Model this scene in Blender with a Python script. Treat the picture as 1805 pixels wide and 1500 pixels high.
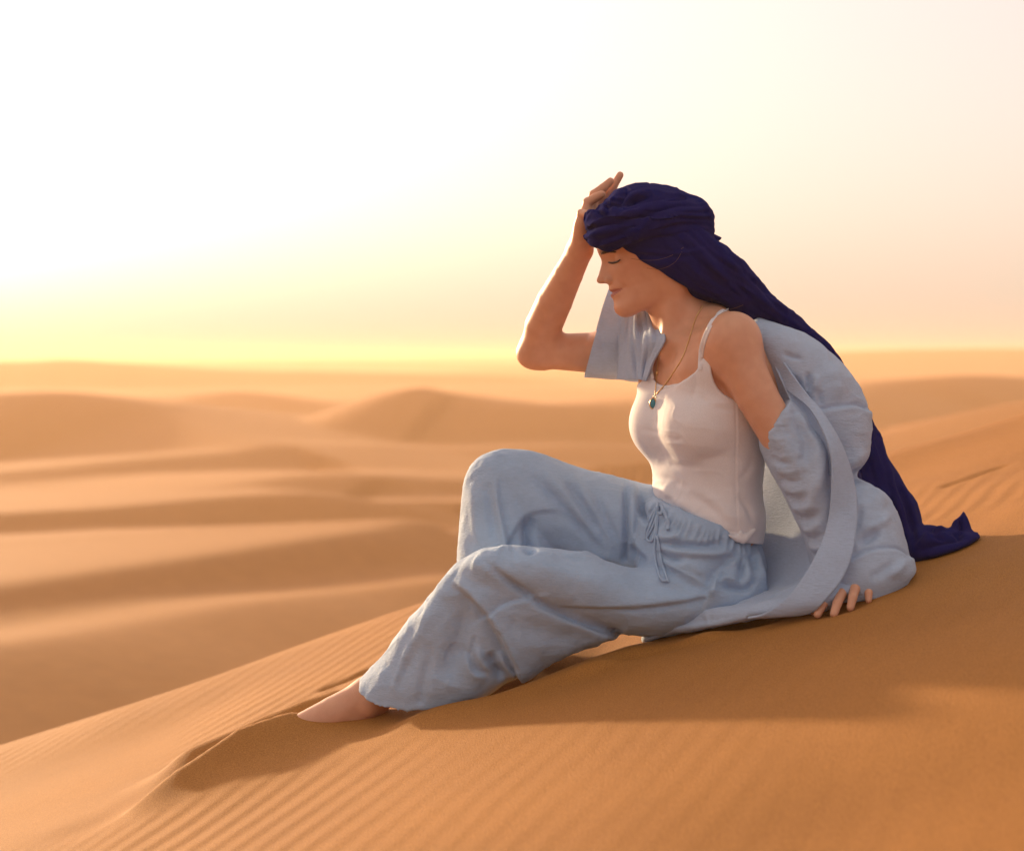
import bpy, bmesh, math, random
import numpy as np
from math import radians, sin, cos, pi, sqrt

scn = bpy.context.scene
for o in list(bpy.data.objects):
    bpy.data.objects.remove(o)

# ------------------------------------------------------------------ camera
FPX = 3510.0      # focal length in photograph pixels (70 mm on 36 mm, photo 1805 px wide)
HY = 630.0        # row of the true horizon
DIST = 3.7        # distance to the sitter
cam_d = bpy.data.cameras.new('camera')
cam_d.lens = 70.0
cam_d.sensor_width = 36.0
cam_d.shift_y = -(750.0 - HY) / 1805.0
cam_d.clip_start = 0.05
cam_d.clip_end = 20000
cam_d.dof.use_dof = True
cam_d.dof.focus_distance = 3.62
cam_d.dof.aperture_fstop = 4.0
cam = bpy.data.objects.new('camera', cam_d)
scn.collection.objects.link(cam)
cam.rotation_euler = (radians(90), 0, 0)
scn.camera = cam

# ------------------------------------------------------------------ sky and sun
SUN_AZ = radians(34)      # to the left of the view direction
SUN_EL = radians(7.6)
world = bpy.data.worlds.new('World')
scn.world = world
world.use_nodes = True
wn = world.node_tree
bg = wn.nodes['Background']
sky = wn.nodes.new('ShaderNodeTexSky')
sky.sky_type = 'NISHITA'
sky.sun_disc = False
sky.sun_elevation = SUN_EL
sky.sun_rotation = -SUN_AZ
sky.altitude = 0
sky.air_density = 0.5
sky.dust_density = 6.0
sky.ozone_density = 1.0
wb = wn.nodes.new('ShaderNodeMix'); wb.data_type = 'RGBA'; wb.blend_type = 'MULTIPLY'      # white balance of the whole sky
wb.inputs[0].default_value = 1.0
wb.inputs[7].default_value = (0.46, 0.36, 0.385, 1.0)
wn.links.new(sky.outputs['Color'], wb.inputs[6])
veil = wn.nodes.new('ShaderNodeMix'); veil.data_type = 'RGBA'; veil.blend_type = 'ADD'      # even dusty veil: constant added to the whole sky to lift the fill light
veil.inputs[0].default_value = 1.0
veil.inputs[7].default_value = (2.05, 1.79, 1.47, 1.0)
wn.links.new(wb.outputs[2], veil.inputs[6])
wn.links.new(veil.outputs[2], bg.inputs['Color'])
bg.inputs['Strength'].default_value = 0.10

sun_d = bpy.data.lights.new('sun', 'SUN')
sun_d.energy = 2.4
sun_d.angle = radians(2.2)
sun_d.color = (1.0, 0.72, 0.40)
sun = bpy.data.objects.new('sun', sun_d)
scn.collection.objects.link(sun)
# lamp points along -Z: aim it from the sun towards the scene
from mathutils import Vector
sdir = Vector((-sin(SUN_AZ) * cos(SUN_EL), cos(SUN_AZ) * cos(SUN_EL), sin(SUN_EL)))
sun.rotation_euler = sdir.to_track_quat('Z', 'Y').to_euler()

# ------------------------------------------------------------------ exposure and render settings
scn.view_settings.view_transform = 'Standard'
scn.view_settings.look = 'None'
scn.view_settings.exposure = 1.64
scn.view_settings.gamma = 1.0
scn.view_settings.use_curve_mapping = False
scn.render.engine = 'CYCLES'
scn.cycles.use_denoising = True
scn.cycles.max_bounces = 8
scn.cycles.volume_bounces = 1
scn.cycles.use_adaptive_sampling = True
scn.cycles.adaptive_threshold = 0.015

# ------------------------------------------------------------------ helpers
def P(px, py, dy=0.0):
    """A point at depth DIST+dy that shows at photograph pixel (px, py)."""
    Y = DIST + dy
    return np.array([(px - 902.5) * Y / FPX, Y, (HY - py) * Y / FPX])

def to_px(V):
    V = np.asarray(V, float)
    return np.stack([902.5 + V[:, 0] / V[:, 1] * FPX, HY - V[:, 2] / V[:, 1] * FPX], 1)

def link(ob, parent=None):
    scn.collection.objects.link(ob)
    if parent is not None:
        ob.parent = parent
        ob.matrix_parent_inverse = parent.matrix_world.inverted()
    return ob

def empty(name, loc):
    o = bpy.data.objects.new(name, None)
    o.location = loc
    o.empty_display_size = 0.1
    scn.collection.objects.link(o)
    bpy.context.view_layer.update()
    return o

def mesh_obj(name, V, F, mat=None, parent=None, smooth=True):
    me = bpy.data.meshes.new(name)
    V = np.asarray(V, np.float32)
    if isinstance(F, np.ndarray):
        n, k = F.shape
        me.vertices.add(len(V)); me.vertices.foreach_set('co', V.ravel())
        me.loops.add(n * k); me.loops.foreach_set('vertex_index', F.astype(np.int32).ravel())
        me.polygons.add(n)
        me.polygons.foreach_set('loop_start', np.arange(0, n * k, k, dtype=np.int32))
        me.update(calc_edges=True)
    else:
        me.from_pydata([tuple(map(float, v)) for v in V], [], [tuple(map(int, f)) for f in F])
        me.update()
    me.validate()
    me.polygons.foreach_set('use_smooth', np.full(len(me.polygons), smooth))
    o = bpy.data.objects.new(name, me)
    if mat is not None:
        me.materials.append(mat)
    link(o, parent)
    return o

def new_mat(name):
    m = bpy.data.materials.new(name)
    m.use_nodes = True
    nt = m.node_tree
    return m, nt, nt.nodes['Principled BSDF']

def N(nt, typ, **kw):
    n = nt.nodes.new(typ)
    for k, v in kw.items():
        if k.startswith('i_'):
            n.inputs[k[2:].replace('_', ' ')].default_value = v
        else:
            setattr(n, k, v)
    return n

def catmull(pts, n, closed=False):
    """Catmull-Rom resampling of a list of points to n samples (uniform in parameter)."""
    p = np.asarray(pts, float)
    m = len(p)
    if m == 2:
        t = np.linspace(0, 1, n)[:, None]
        return p[0] * (1 - t) + p[1] * t
    t = np.linspace(0, m if closed else m - 1, n, endpoint=not closed)
    i = np.floor(t).astype(int)
    if not closed:
        i = np.minimum(i, m - 2)
    u = (t - i)[:, None]
    if closed:
        g = lambda k: p[k % m]
    else:
        ext = np.vstack([2 * p[0] - p[1], p, 2 * p[-1] - p[-2]])
        g = lambda k: ext[k + 1]
    p0, p1, p2, p3 = g(i - 1), g(i), g(i + 1), g(i + 2)
    return 0.5 * (2 * p1 + (p2 - p0) * u + (2 * p0 - 5 * p1 + 4 * p2 - p3) * u ** 2 + (3 * p1 - p0 - 3 * p2 + p3) * u ** 3)

def smooth01(a, b, x):
    t = np.clip((x - a) / (b - a), 0, 1)
    return t * t * (3 - 2 * t)

_rng = np.random.RandomState(7)
_perm = _rng.rand(64, 64, 64).astype(np.float32)
def vnoise(x, y, z):
    """smooth value noise, -1..1"""
    x = np.asarray(x, float); y = np.asarray(y, float) + 0 * x; z = np.asarray(z, float) + 0 * x
    xi = np.floor(x).astype(int); yi = np.floor(y).astype(int); zi = np.floor(z).astype(int)
    fx = x - xi; fy = y - yi; fz = z - zi
    fx = fx * fx * fx * (fx * (fx * 6 - 15) + 10); fy = fy * fy * fy * (fy * (fy * 6 - 15) + 10); fz = fz * fz * fz * (fz * (fz * 6 - 15) + 10)
    r = 0
    for a in (0, 1):
        for b in (0, 1):
            for c in (0, 1):
                w = (fx if a else 1 - fx) * (fy if b else 1 - fy) * (fz if c else 1 - fz)
                r = r + w * _perm[(xi + a) & 63, (yi + b) & 63, (zi + c) & 63]
    return r * 2 - 1
# ------------------------------------------------------------------ sand material
def sand_material():
    m, nt, b = new_mat('sand')
    tc = N(nt, 'ShaderNodeTexCoord')
    n1 = N(nt, 'ShaderNodeTexNoise', i_Scale=480.0, i_Detail=3.0)
    n2 = N(nt, 'ShaderNodeTexNoise', i_Scale=3.0, i_Detail=4.0)
    n3 = N(nt, 'ShaderNodeTexNoise', i_Scale=260.0, i_Detail=3.0)
    for n in (n1, n2, n3):
        nt.links.new(tc.outputs['Object'], n.inputs['Vector'])
    r = N(nt, 'ShaderNodeValToRGB')
    r.color_ramp.elements[0].position = 0.30; r.color_ramp.elements[0].color = (0.26, 0.102, 0.020, 1)
    r.color_ramp.elements[1].position = 0.66; r.color_ramp.elements[1].color = (0.48, 0.202, 0.044, 1)
    nt.links.new(n1.outputs['Fac'], r.inputs['Fac'])
    mx = N(nt, 'ShaderNodeMix', data_type='RGBA', blend_type='MULTIPLY')
    mx.inputs[0].default_value = 1.0
    r2 = N(nt, 'ShaderNodeValToRGB')
    r2.color_ramp.elements[0].position = 0.3; r2.color_ramp.elements[0].color = (0.88, 0.86, 0.84, 1)
    r2.color_ramp.elements[1].position = 0.7; r2.color_ramp.elements[1].color = (1.0, 1.0, 1.0, 1)
    nt.links.new(n2.outputs['Fac'], r2.inputs['Fac'])
    nt.links.new(r.outputs['Color'], mx.inputs[6]); nt.links.new(r2.outputs['Color'], mx.inputs[7])
    nt.links.new(mx.outputs[2], b.inputs['Base Color'])
    b.inputs['Roughness'].default_value = 0.85
    b.inputs['Specular IOR Level'].default_value = 0.25
    add = N(nt, 'ShaderNodeMath', operation='ADD')
    nt.links.new(n1.outputs['Fac'], add.inputs[0]); nt.links.new(n3.outputs['Fac'], add.inputs[1])
    bp = N(nt, 'ShaderNodeBump', i_Strength=0.6, i_Distance=0.0018)
    nt.links.new(add.outputs[0], bp.inputs['Height'])
    nt.links.new(bp.outputs['Normal'], b.inputs['Normal'])
    return m
SAND = sand_material()

# ------------------------------------------------------------------ terrain height
def gauss(x, s):
    return np.exp(-(x / s) ** 2)

def seg_dist(x, y, pts):
    """distance in plan to a polyline, and the parameter along it 0..1"""
    best = np.full(np.shape(x), 1e9); par = np.zeros(np.shape(x)); side = np.zeros(np.shape(x))
    m = len(pts) - 1
    for i in range(m):
        ax, ay = pts[i]; bx, by = pts[i + 1]
        dx, dy = bx - ax, by - ay
        t = np.clip(((x - ax) * dx + (y - ay) * dy) / (dx * dx + dy * dy), 0, 1)
        qx, qy = x - ax - t * dx, y - ay - t * dy
        d = np.hypot(qx, qy)
        c = d < best
        best = np.where(c, d, best); par = np.where(c, (i + t) / m, par)
        side = np.where(c, np.sign(dx * qy - dy * qx), side)
    return best, par, side

def near_plane(x, y):
    k = np.where(y < 3.9, 0.035, -0.010)
    return -0.600 + 0.307 * x - k * np.clip(y - 3.9, None, 2.2) ** 2 + 0.02 * np.sin(x * 1.7 + 0.5) * gauss(y - 3, 4) - 0.016 * smooth01(0.1, 0.45, x)

RIDGES = [   # crest lines: (pixel column, pixel row, distance), then slope to the camera, slope behind
    ([(-400, 1085, 29), (0, 1028, 34), (300, 985, 38), (560, 945, 42), (660, 930, 44), (725, 915, 46), (765, 935, 46.5), (800, 965, 46.5), (860, 1010, 46)], .13, .075),
    ([(-500, 1190, 24), (0, 1135, 27), (250, 1095, 30), (450, 1060, 33), (640, 1040, 36), (800, 1020, 38)], .07, .08),
    ([(-400, 930, 60), (0, 904, 64), (200, 892, 66), (400, 874, 69), (540, 868, 70), (680, 884, 71)], .15, .055),
    ([(250, 882, 76), (360, 862, 78), (500, 840, 80), (600, 834, 81), (690, 842, 81), (745, 868, 80), (830, 885, 79)], .09, .05),
    ([(-300, 842, 92), (0, 830, 96), (250, 806, 101), (450, 792, 105), (640, 784, 108), (780, 790, 110), (1000, 782, 112), (1200, 790, 112)], .10, .05),
    ([(-400, 712, 126), (-100, 698, 126), (90, 690, 126), (200, 704, 124), (300, 732, 120), (400, 763, 112), (480, 782, 106)], .15, .08),
    ([(400, 752, 141), (520, 744, 138), (620, 714, 134), (700, 690, 131), (745, 683, 130), (810, 696, 130), (900, 710, 128), (1050, 714, 128), (1250, 728, 126)], .17, .08),
    ([(250, 722, 190), (340, 700, 195), (420, 690, 200), (520, 702, 200), (600, 716, 198)], .12, .06),
    ([(-500, 642, 338), (0, 638, 345), (120, 634, 346), (260, 643, 350), (420, 652, 356), (600, 655, 360), (800, 660, 360)], .12, .06),
    ([(1350, 730, 146), (1450, 700, 150), (1560, 674, 160), (1700, 662, 162), (1850, 668, 165), (2100, 684, 165)], .13, .06),
    ([(1480, 790, 74), (1600, 752, 70), (1720, 726, 66), (1805, 708, 64), (2050, 680, 60)], .13, .08),
    ([(850, 650, 520), (1100, 640, 510), (1400, 622, 500), (1805, 614, 500), (2300, 622, 500)], .10, .06),
]
def far_terrain(x, y):
    r = np.hypot(x, y)
    z = -5.0 - 1.2 * smooth01(35, 60, r) * (1 - smooth01(200, 400, r))
    n1 = vnoise(x / 26, y / 30, 1.5); n2 = vnoise(x / 22, y / 26, 7.5)
    wx = x + 5 * n1; wy = y + 7 * n2
    near = smooth01(8, 15, y)
    # soft oblique dune rows
    def row(lam, amp, a, ph, seed):
        t = (wy * cos(a) - wx * sin(a)) / lam + ph + 0.45 * vnoise(x / (lam * 1.8), y / (lam * 1.8), seed)
        f = t - np.floor(t)
        saw = np.where(f < 0.36, f / 0.36, (1 - f) / 0.64) ** 1.5
        return amp * (saw - 0.4) * np.clip(0.55 + 0.75 * vnoise(x / (lam * 1.3), y / (lam * 1.3), seed + 9), 0.0, 1.3)
    z = z + near * row(9.0, 0.42, 0.42, 0.15, 3.3) * (1 - smooth01(30, 60, r))
    z = z + near * row(24.0, 0.85, 0.30, 0.35, 5.1) * (1 - smooth01(90, 170, r)) * smooth01(10, 25, r)
    z = z + row(70.0, 1.6, -0.20, 0.2, 8.7) * smooth01(60, 130, r) * (1 - smooth01(500, 900, r))
    z = z + row(260.0, 5.0, 0.15, 0.6, 2.2) * smooth01(220, 500, r)
    z = z + 3.0 * smooth01(500, 1500, r) + 2.0 * vnoise(x / 90, y / 160, 4.4) * smooth01(250, 600, r)
    # dunes that can be told apart in the photograph
    for pts, sn, sf in RIDGES:
        p = catmull(np.array(pts, float), 4 * len(pts))
        px, rw, Y = p.T
        xy = np.stack([(px - 902.5) / FPX * Y, Y], 1); zc = (HY - rw) / FPX * Y
        reach = 3.0 / sf * max(1.0, Y.mean() / 80)
        m = (x > xy[:, 0].min() - reach) & (x < xy[:, 0].max() + reach) & (y > Y.min() - reach) & (y < Y.max() + reach)
        if not m.any():
            continue
        d, t, s = seg_dist(x[m], y[m], [tuple(q) for q in xy])
        h = np.interp(t, np.linspace(0, 1, len(zc)), zc)
        rd = 0.016 * Y.mean()
        dd = np.sqrt(d * d + rd * rd) - rd
        zr = h - np.where(s > 0, sf * 1.1, sn * 1.9) * dd
        k = 0.35
        w = np.clip(0.5 + 0.5 * (zr - z[m]) / k, 0, 1)
        z[m] = z[m] * (1 - w) + zr * w + k * w * (1 - w)
    return z

RIP_A = radians(25)
def ripples(x, y):
    u = x * cos(RIP_A) - y * sin(RIP_A)
    v = x * sin(RIP_A) + y * cos(RIP_A)
    w = u + 0.045 * vnoise(x * 1.6, y * 1.1, 3.1) + 0.014 * vnoise(x * 6, y * 2.5, 9.1) + 0.05 * np.sin(v * 0.9)
    lam = 0.058
    t = w / lam
    f = t - np.floor(t)
    saw = np.where(f < 0.66, f / 0.66, (1 - f) / 0.34)
    saw = saw * saw * (3 - 2 * saw)
    a = 0.42 + 1.1 * vnoise(x * 2.1 + 3, y * 1.2, 5.5) + 0.3 * vnoise(x * 7, y * 3, 2.5)
    return np.clip(a, 0.1, 1.3) * (saw - 0.5)

FOOT_BUMPS = []   # (function) local disturbances added by later code
def near_detail(x, y, base):
    """ripples, the mound round the foot, dents below the sitter"""
    z = np.zeros_like(x)
    rr = np.hypot((x - 0.3) / 1.0, (y - 3.72) / 0.36)
    calm = smooth01(0.75, 1.25, rr)
    rf = np.hypot((x + 0.45) / 0.40, (y - 3.7) / 0.22)
    calm = np.minimum(calm, smooth01(0.8, 1.3, rf))
    fade = 1 - smooth01(6.0, 14.0, np.hypot(x, y - 3.7))
    z += 0.0023 * ripples(x, y) * calm * fade * smooth01(-1.5, 1.0, y)
    z += 0.010 * vnoise(x * 2.2, y * 2.2, 1.2) * fade
    z += 0.004 * vnoise(x * 9, y * 7, 6.2) * (1 - calm)
    # mound pushed up by the buried toes
    d, t, s = seg_dist(x, y, [(-0.70, 3.57), (-0.60, 3.61), (-0.50, 3.66), (-0.42, 3.69)])
    crest = np.interp(t, [0, 0.3, 0.65, 1.0], [0.002, 0.046, 0.072, 0.066])
    wid = np.where(s < 0, 0.105, 0.05) * np.interp(t, [0, 0.4, 1], [0.55, 0.9, 1.0])
    z += crest * np.exp(-(d / wid) ** 1.35)
    # second smaller mound behind it and hollow between
    d, t, s = seg_dist(x, y, [(-0.62, 3.86), (-0.48, 3.93), (-0.36, 3.97)])
    z += 0.045 * np.exp(-(d / 0.07) ** 1.8)
    d, t, s = seg_dist(x, y, [(-0.46, 3.80), (-0.30, 3.84)])
    z -= 0.020 * np.exp(-(d / 0.06) ** 2)
    # scooped sand below the bent knee
    d, t, s = seg_dist(x, y, [(-0.02, 3.60), (0.10, 3.62)])
    z -= 0.030 * np.exp(-(d / 0.075) ** 2)
    d, t, s = seg_dist(x, y, [(-0.16, 3.52), (0.02, 3.49), (0.2, 3.53)])
    z += 0.012 * np.exp(-(d / 0.05) ** 2)
    # prints by the hand and under the seat
    for (cx, cy, sx, sy, a) in ((0.47, 3.50, .05, .025, -.018), (0.40, 3.53, .03, .03, -.014), (0.33, 3.49, .05, .02, .011),
                                (0.24, 3.48, .06, .02, -.011), (0.14, 3.47, .05, .02, .012), (0.565, 3.40, .05, .03, -.009)):
        z += a * np.exp(-((x - cx) / sx) ** 2 - ((y - cy) / sy) ** 2)
    # small dark drag marks out on the slope
    for (x0, y0, x1, y1, a, w) in ((1.0, 4.55, 1.13, 4.62, -.006, .022), (-0.40, 4.35, -0.30, 4.42, -.010, .02)):
        d, t, s = seg_dist(x, y, [(x0, y0), (x1, y1)])
        z += a * np.exp(-(d / w) ** 2)
    return z

def ground_z(x, y):
    x = np.atleast_1d(np.asarray(x, float)); y = np.atleast_1d(np.asarray(y, float))
    n = near_plane(x, y)
    # over the crest at about 5.5 m the dune drops to the valley
    drop = np.clip(y - 5.2 - 0.12 * x, 0, None)
    n = n - 0.16 * drop ** 1.6
    n = np.where(y < 0, -0.600 + 0.307 * x - 0.035 * 15.2, n)
    n = np.where(x > 4, n - 0.40 * (x - 4), n)      # the near dune tops out on the right
    n = np.maximum(n, -8.5)
    far = (y > 5.5) | (np.abs(x) > 6) | (y < -3)
    f = np.full(x.shape, -5.0)
    f[far] = far_terrain(x[far], y[far])
    k = 0.25
    h = np.clip(0.5 + 0.5 * (n - f) / k, 0, 1)
    z = f * (1 - h) + n * h + k * h * (1 - h)
    m = (h > 0.01) & (np.abs(x) < 16) & (np.abs(y - 3.7) < 14)
    z[m] += h[m] * near_detail(x[m], y[m], z[m])
    return z

def graded(lo, c0, c1, hi, step, growth, back=None):
    mid = np.arange(c0, c1 + step / 2, step)
    def out(dist, growth):
        r = []; s = step; t = 0
        while t < dist:
            s = s * growth; t += s; r.append(t)
        return np.array(r)
    a = c0 - out(c0 - lo, back or growth)[::-1]; b = c1 + out(hi - c1, growth)
    return np.concatenate([a, mid, b])

gx = graded(-1800, -1.15, 1.2, 1800, 0.0095, 1.0235)
gy = graded(-60, 2.25, 4.6, 3500, 0.0095, 1.0108, 1.06)
GX, GY = np.meshgrid(gx, gy)
GZ = ground_z(GX, GY)
nx, ny = len(gx), len(gy)
idx = np.arange(nx * ny).reshape(ny, nx)
Fg = np.stack([idx[:-1, :-1], idx[:-1, 1:], idx[1:, 1:], idx[1:, :-1]], -1).reshape(-1, 4)
ground = mesh_obj('sand_ground', np.stack([GX, GY, GZ], -1).reshape(-1, 3), Fg, SAND)
ground['kind'] = 'structure'
ground['label'] = 'rippled orange sand dune and dune field reaching the horizon'

# ------------------------------------------------------------------ implicit modelling: distance fields and surface nets
def smin(a, b, k):
    if k <= 0:
        return np.minimum(a, b)
    h = np.clip(0.5 + 0.5 * (b - a) / k, 0, 1)
    return b * (1 - h) + a * h - k * h * (1 - h)

def smax(a, b, k):
    return -smin(-a, -b, k)

def sd_cone(p, a, b, ra, rb):
    """capsule with two radii"""
    ba = b - a
    t = np.clip(((p - a) @ ba) / max(ba @ ba, 1e-9), 0, 1)
    q = p - a - t[:, None] * ba
    return np.sqrt((q * q).sum(1)) - (ra + (rb - ra) * t)

def sd_ell(p, c, ax, r):
    """ellipsoid; ax = 3x3 rows of axes, r = radii"""
    q = (p - c) @ np.asarray(ax).T
    k0 = np.sqrt(((q / r) ** 2).sum(1))
    k1 = np.sqrt(((q / (r * r)) ** 2).sum(1)) + 1e-9
    return np.where(k0 < 1e-4, -np.min(r), k0 * (k0 - 1) / k1)

class Field:
    def __init__(self):
        self.items = []
    def add(self, f, c, R, k=0.01, op='u'):
        self.items.append((f, np.asarray(c, float), R, k, op))
    def cone(self, a, b, ra, rb, k=0.01, op='u'):
        a = np.asarray(a, float); b = np.asarray(b, float)
        self.add(lambda p: sd_cone(p, a, b, ra, rb), (a + b) / 2, np.linalg.norm(a - b) / 2 + max(ra, rb), k, op)
    def chain(self, pts, rad, k=0.01):
        pts = [np.asarray(q, float) for q in pts]
        def f(p):
            d = sd_cone(p, pts[0], pts[1], rad[0], rad[1])
            for i in range(1, len(pts) - 1):
                d = smin(d, sd_cone(p, pts[i], pts[i + 1], rad[i], rad[i + 1]), 0.002)
            return d
        A = np.array(pts); c = (A.min(0) + A.max(0)) / 2
        self.add(f, c, float(np.linalg.norm(A - c, axis=1).max() + max(rad)), k)
    def ell(self, c, r, ax=np.eye(3), k=0.01, op='u'):
        c = np.asarray(c, float); r = np.asarray(r, float); ax = np.asarray(ax, float)
        self.add(lambda p: sd_ell(p, c, ax, r), c, float(r.max()), k, op)
    def __call__(self, p):
        p = np.asarray(p, float)
        d = np.full(len(p), 0.3)
        plo, phi = p.min(0), p.max(0)
        small = ((phi - plo) < 0.12).all()
        for f, c, R, k, op in self.items:
            e = np.maximum(np.maximum(plo - c, c - phi), 0)
            if e @ e > (R + 0.075) ** 2:
                continue
            if small:
                v = f(p)
                d = smin(d, v, k) if op == 'u' else smax(d, -v, k)
                continue
            m = ((p - c) ** 2).sum(1) < (R + 0.075) ** 2
            if not m.any():
                continue
            v = f(p[m])
            if op == 'u':
                d[m] = smin(d[m], v, k)
            else:
                d[m] = smax(d[m], -v, k)
        return d

def surface_nets(f, lo, hi, h, B=8):
    lo = np.asarray(lo, float); hi = np.asarray(hi, float)
    nb = np.ceil((hi - lo) / (h * B)).astype(int)
    bi = np.stack(np.meshgrid(*[np.arange(n) for n in nb], indexing='ij'), -1).reshape(-1, 3)
    cen = lo + (bi + 0.5) * (h * B)
    d = np.concatenate([f(cen[i:i + 200000]) for i in range(0, len(cen), 200000)])
    bi = bi[np.abs(d) < h * B * 1.7]
    off = np.stack(np.meshgrid(*[np.arange(B + 1)] * 3, indexing='ij'), -1).reshape(-1, 3)
    verts = []; keys = []; quads = []
    S = (nb * B + 2).astype(np.int64)
    key = lambda c: (c[..., 0] * S[1] + c[..., 1]) * S[2] + c[..., 2]
    sup = (bi // 3) @ np.array([1000000, 1000, 1])
    od = np.argsort(sup, kind='stable'); bi = bi[od]; sup = sup[od]
    cuts = np.concatenate([[0], np.nonzero(np.diff(sup))[0] + 1, [len(sup)]])
    edges = []
    corners = [(a, b, c) for a in (0, 1) for b in (0, 1) for c in (0, 1)]
    for s in range(len(cuts) - 1):
        blk = bi[cuts[s]:cuts[s + 1]]
        g = blk[:, None, :] * B + off[None]
        v = f((lo + g.reshape(-1, 3) * h)).reshape(len(blk), B + 1, B + 1, B + 1)
        ins = v < 0
        cnt = sum(ins[:, a:a + B, b:b + B, c:c + B].astype(np.int8) for a, b, c in corners)
        act = np.argwhere((cnt > 0) & (cnt < 8))
        if not len(act):
            continue
        n, i, j, k = act.T
        cell = blk[n] * B + act[:, 1:]
        acc = np.zeros((len(act), 3)); num = np.zeros(len(act))
        vals = {co: v[n, i + co[0], j + co[1], k + co[2]] for co in corners}
        for ax in range(3):
            for co in corners:
                if co[ax]:
                    continue
                c2 = list(co); c2[ax] = 1; c2 = tuple(c2)
                a, b = vals[co], vals[c2]
                m = (a < 0) != (b < 0)
                t = np.where(m, a / np.where(m, a - b, 1), 0)
                pt = np.tile(np.array(co, float), (len(act), 1)); pt[:, ax] += t
                acc += pt * m[:, None]; num += m
        verts.append(lo + (cell + acc / num[:, None]) * h)
        keys.append(key(cell.astype(np.int64)))
        for ax in range(3):
            c2 = [0, 0, 0]; c2[ax] = 1
            a, b = vals[(0, 0, 0)], vals[tuple(c2)]
            m = (a < 0) != (b < 0)
            edges.append((ax, cell[m].astype(np.int64), (a < 0)[m]))
    V = np.concatenate(verts); K = np.concatenate(keys)
    o = np.argsort(K); V = V[o]; K = K[o]
    for ax, cell, ins in edges:
        u, w = (ax + 1) % 3, (ax + 2) % 3
        eu = np.zeros(3, np.int64); eu[u] = 1
        ew = np.zeros(3, np.int64); ew[w] = 1
        q = np.stack([key(cell), key(cell - eu), key(cell - eu - ew), key(cell - ew)], 1)
        pos = np.clip(np.searchsorted(K, q), 0, len(K) - 1)
        ok = (K[pos] == q).all(1)
        pos = pos[ok]; i2 = ins[ok]
        pos[~i2] = pos[~i2][:, ::-1]
        quads.append(pos)
    return V, np.concatenate(quads)

def vert_normals(V, F):
    a = V[F[:, 2]] - V[F[:, 0]]; b = V[F[:, 3 if F.shape[1] > 3 else 1]] - V[F[:, 1 if F.shape[1] > 3 else 0]]
    n = np.cross(a, b)
    out = np.zeros_like(V)
    for c in range(F.shape[1]):
        for ax in range(3):
            out[:, ax] += np.bincount(F[:, c], n[:, ax], len(V))
    return out / (np.linalg.norm(out, axis=1, keepdims=True) + 1e-12)

def laplace(V, F, it=2, lam=0.5, fix=None):
    k = F.shape[1]
    E = np.concatenate([F[:, [i, (i + 1) % k]] for i in range(k)])
    E = np.unique(np.sort(E, 1), axis=0)
    deg = np.bincount(E.ravel(), minlength=len(V))[:, None] + 1e-9
    for _ in range(it):
        s = np.zeros_like(V)
        for ax in range(3):
            s[:, ax] = np.bincount(E[:, 0], V[E[:, 1], ax], len(V)) + np.bincount(E[:, 1], V[E[:, 0], ax], len(V))
        nv = V + lam * (s / deg - V)
        if fix is not None:
            nv[fix] = V[fix]
        V = nv
    return V

def ray_hit(f, px, py, y0=3.1, y1=4.3, off=0.0):
    """nearest point of the field along the sight line through a photograph pixel"""
    px = np.atleast_1d(np.asarray(px, float)); py = np.atleast_1d(np.asarray(py, float))
    d = np.stack([(px - 902.5) / FPX, np.ones_like(px), (HY - py) / FPX], 1)
    Y = np.full(len(px), y0)
    for _ in range(90):
        v = f(d * Y[:, None]) - off
        Y = np.minimum(Y + np.clip(v, -0.02, 0.03) * 0.7, y1)
    return d * Y[:, None]

def frame(fwd, up):
    f = np.asarray(fwd, float); f /= np.linalg.norm(f)
    u = np.asarray(up, float); u = u - f * (u @ f); u /= np.linalg.norm(u)
    return f, u, np.cross(f, u)
# ------------------------------------------------------------------ cloth helpers: lofts, union by voxels, folds
def loft(secs, nl=60, ns=72, caps=True):
    """closed tube through sections; each section: a, b (outline pixels of both sides), dc (depth of the axis),
    dh (half depth), e (superellipse power), t (pixel shift of the near side), da/db depth shift of the a / b side"""
    rows = []
    for s in secs:
        a, b = s['a'], s['b']
        rows.append([a[0], a[1], b[0], b[1], s.get('dc', 0.0), s.get('dh', 0.08), s.get('e', 2.0), *s.get('t', (0, 0)), s.get('da', 0.0), s.get('db', 0.0)])
    R = catmull(rows, nl)
    th = np.linspace(0, 2 * pi, ns, endpoint=False)
    V = []
    for r in R:
        c, s = np.cos(th), np.sin(th)
        ex = 2.0 / max(r[6], 1.2)
        cc = np.sign(c) * np.abs(c) ** ex; ss = np.sign(s) * np.abs(s) ** ex
        px = (r[0] + r[2]) / 2 + (r[0] - r[2]) / 2 * cc
        py = (r[1] + r[3]) / 2 + (r[1] - r[3]) / 2 * cc
        near = np.clip(ss, 0, None)
        px = px + r[7] * near; py = py + r[8] * near
        dy = r[4] - r[5] * ss + np.where(cc > 0, r[9], r[10]) * np.abs(cc)
        # place by the depth of the tube axis, so that the section keeps a true shape
        Y = DIST + r[4]
        V.append(np.stack([(px - 902.5) * Y / FPX, DIST + dy, (HY - py) * Y / FPX], 1))
    V = np.concatenate(V)
    i = np.arange(nl - 1)[:, None] * ns; j = np.arange(ns)[None]
    F = np.stack([i + j, i + (j + 1) % ns, i + ns + (j + 1) % ns, i + ns + j], -1).reshape(-1, 4)
    faces = [tuple(f) for f in F]
    if caps:
        faces.append(tuple(range(ns))[::-1]); faces.append(tuple(range((nl - 1) * ns, nl * ns)))
    return V, faces

def join(parts):
    Vs, Fs, o = [], [], 0
    for V, F in parts:
        Vs.append(np.asarray(V)); Fs += [tuple(int(k) + o for k in f) for f in F]; o += len(V)
    return np.concatenate(Vs), Fs

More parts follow.
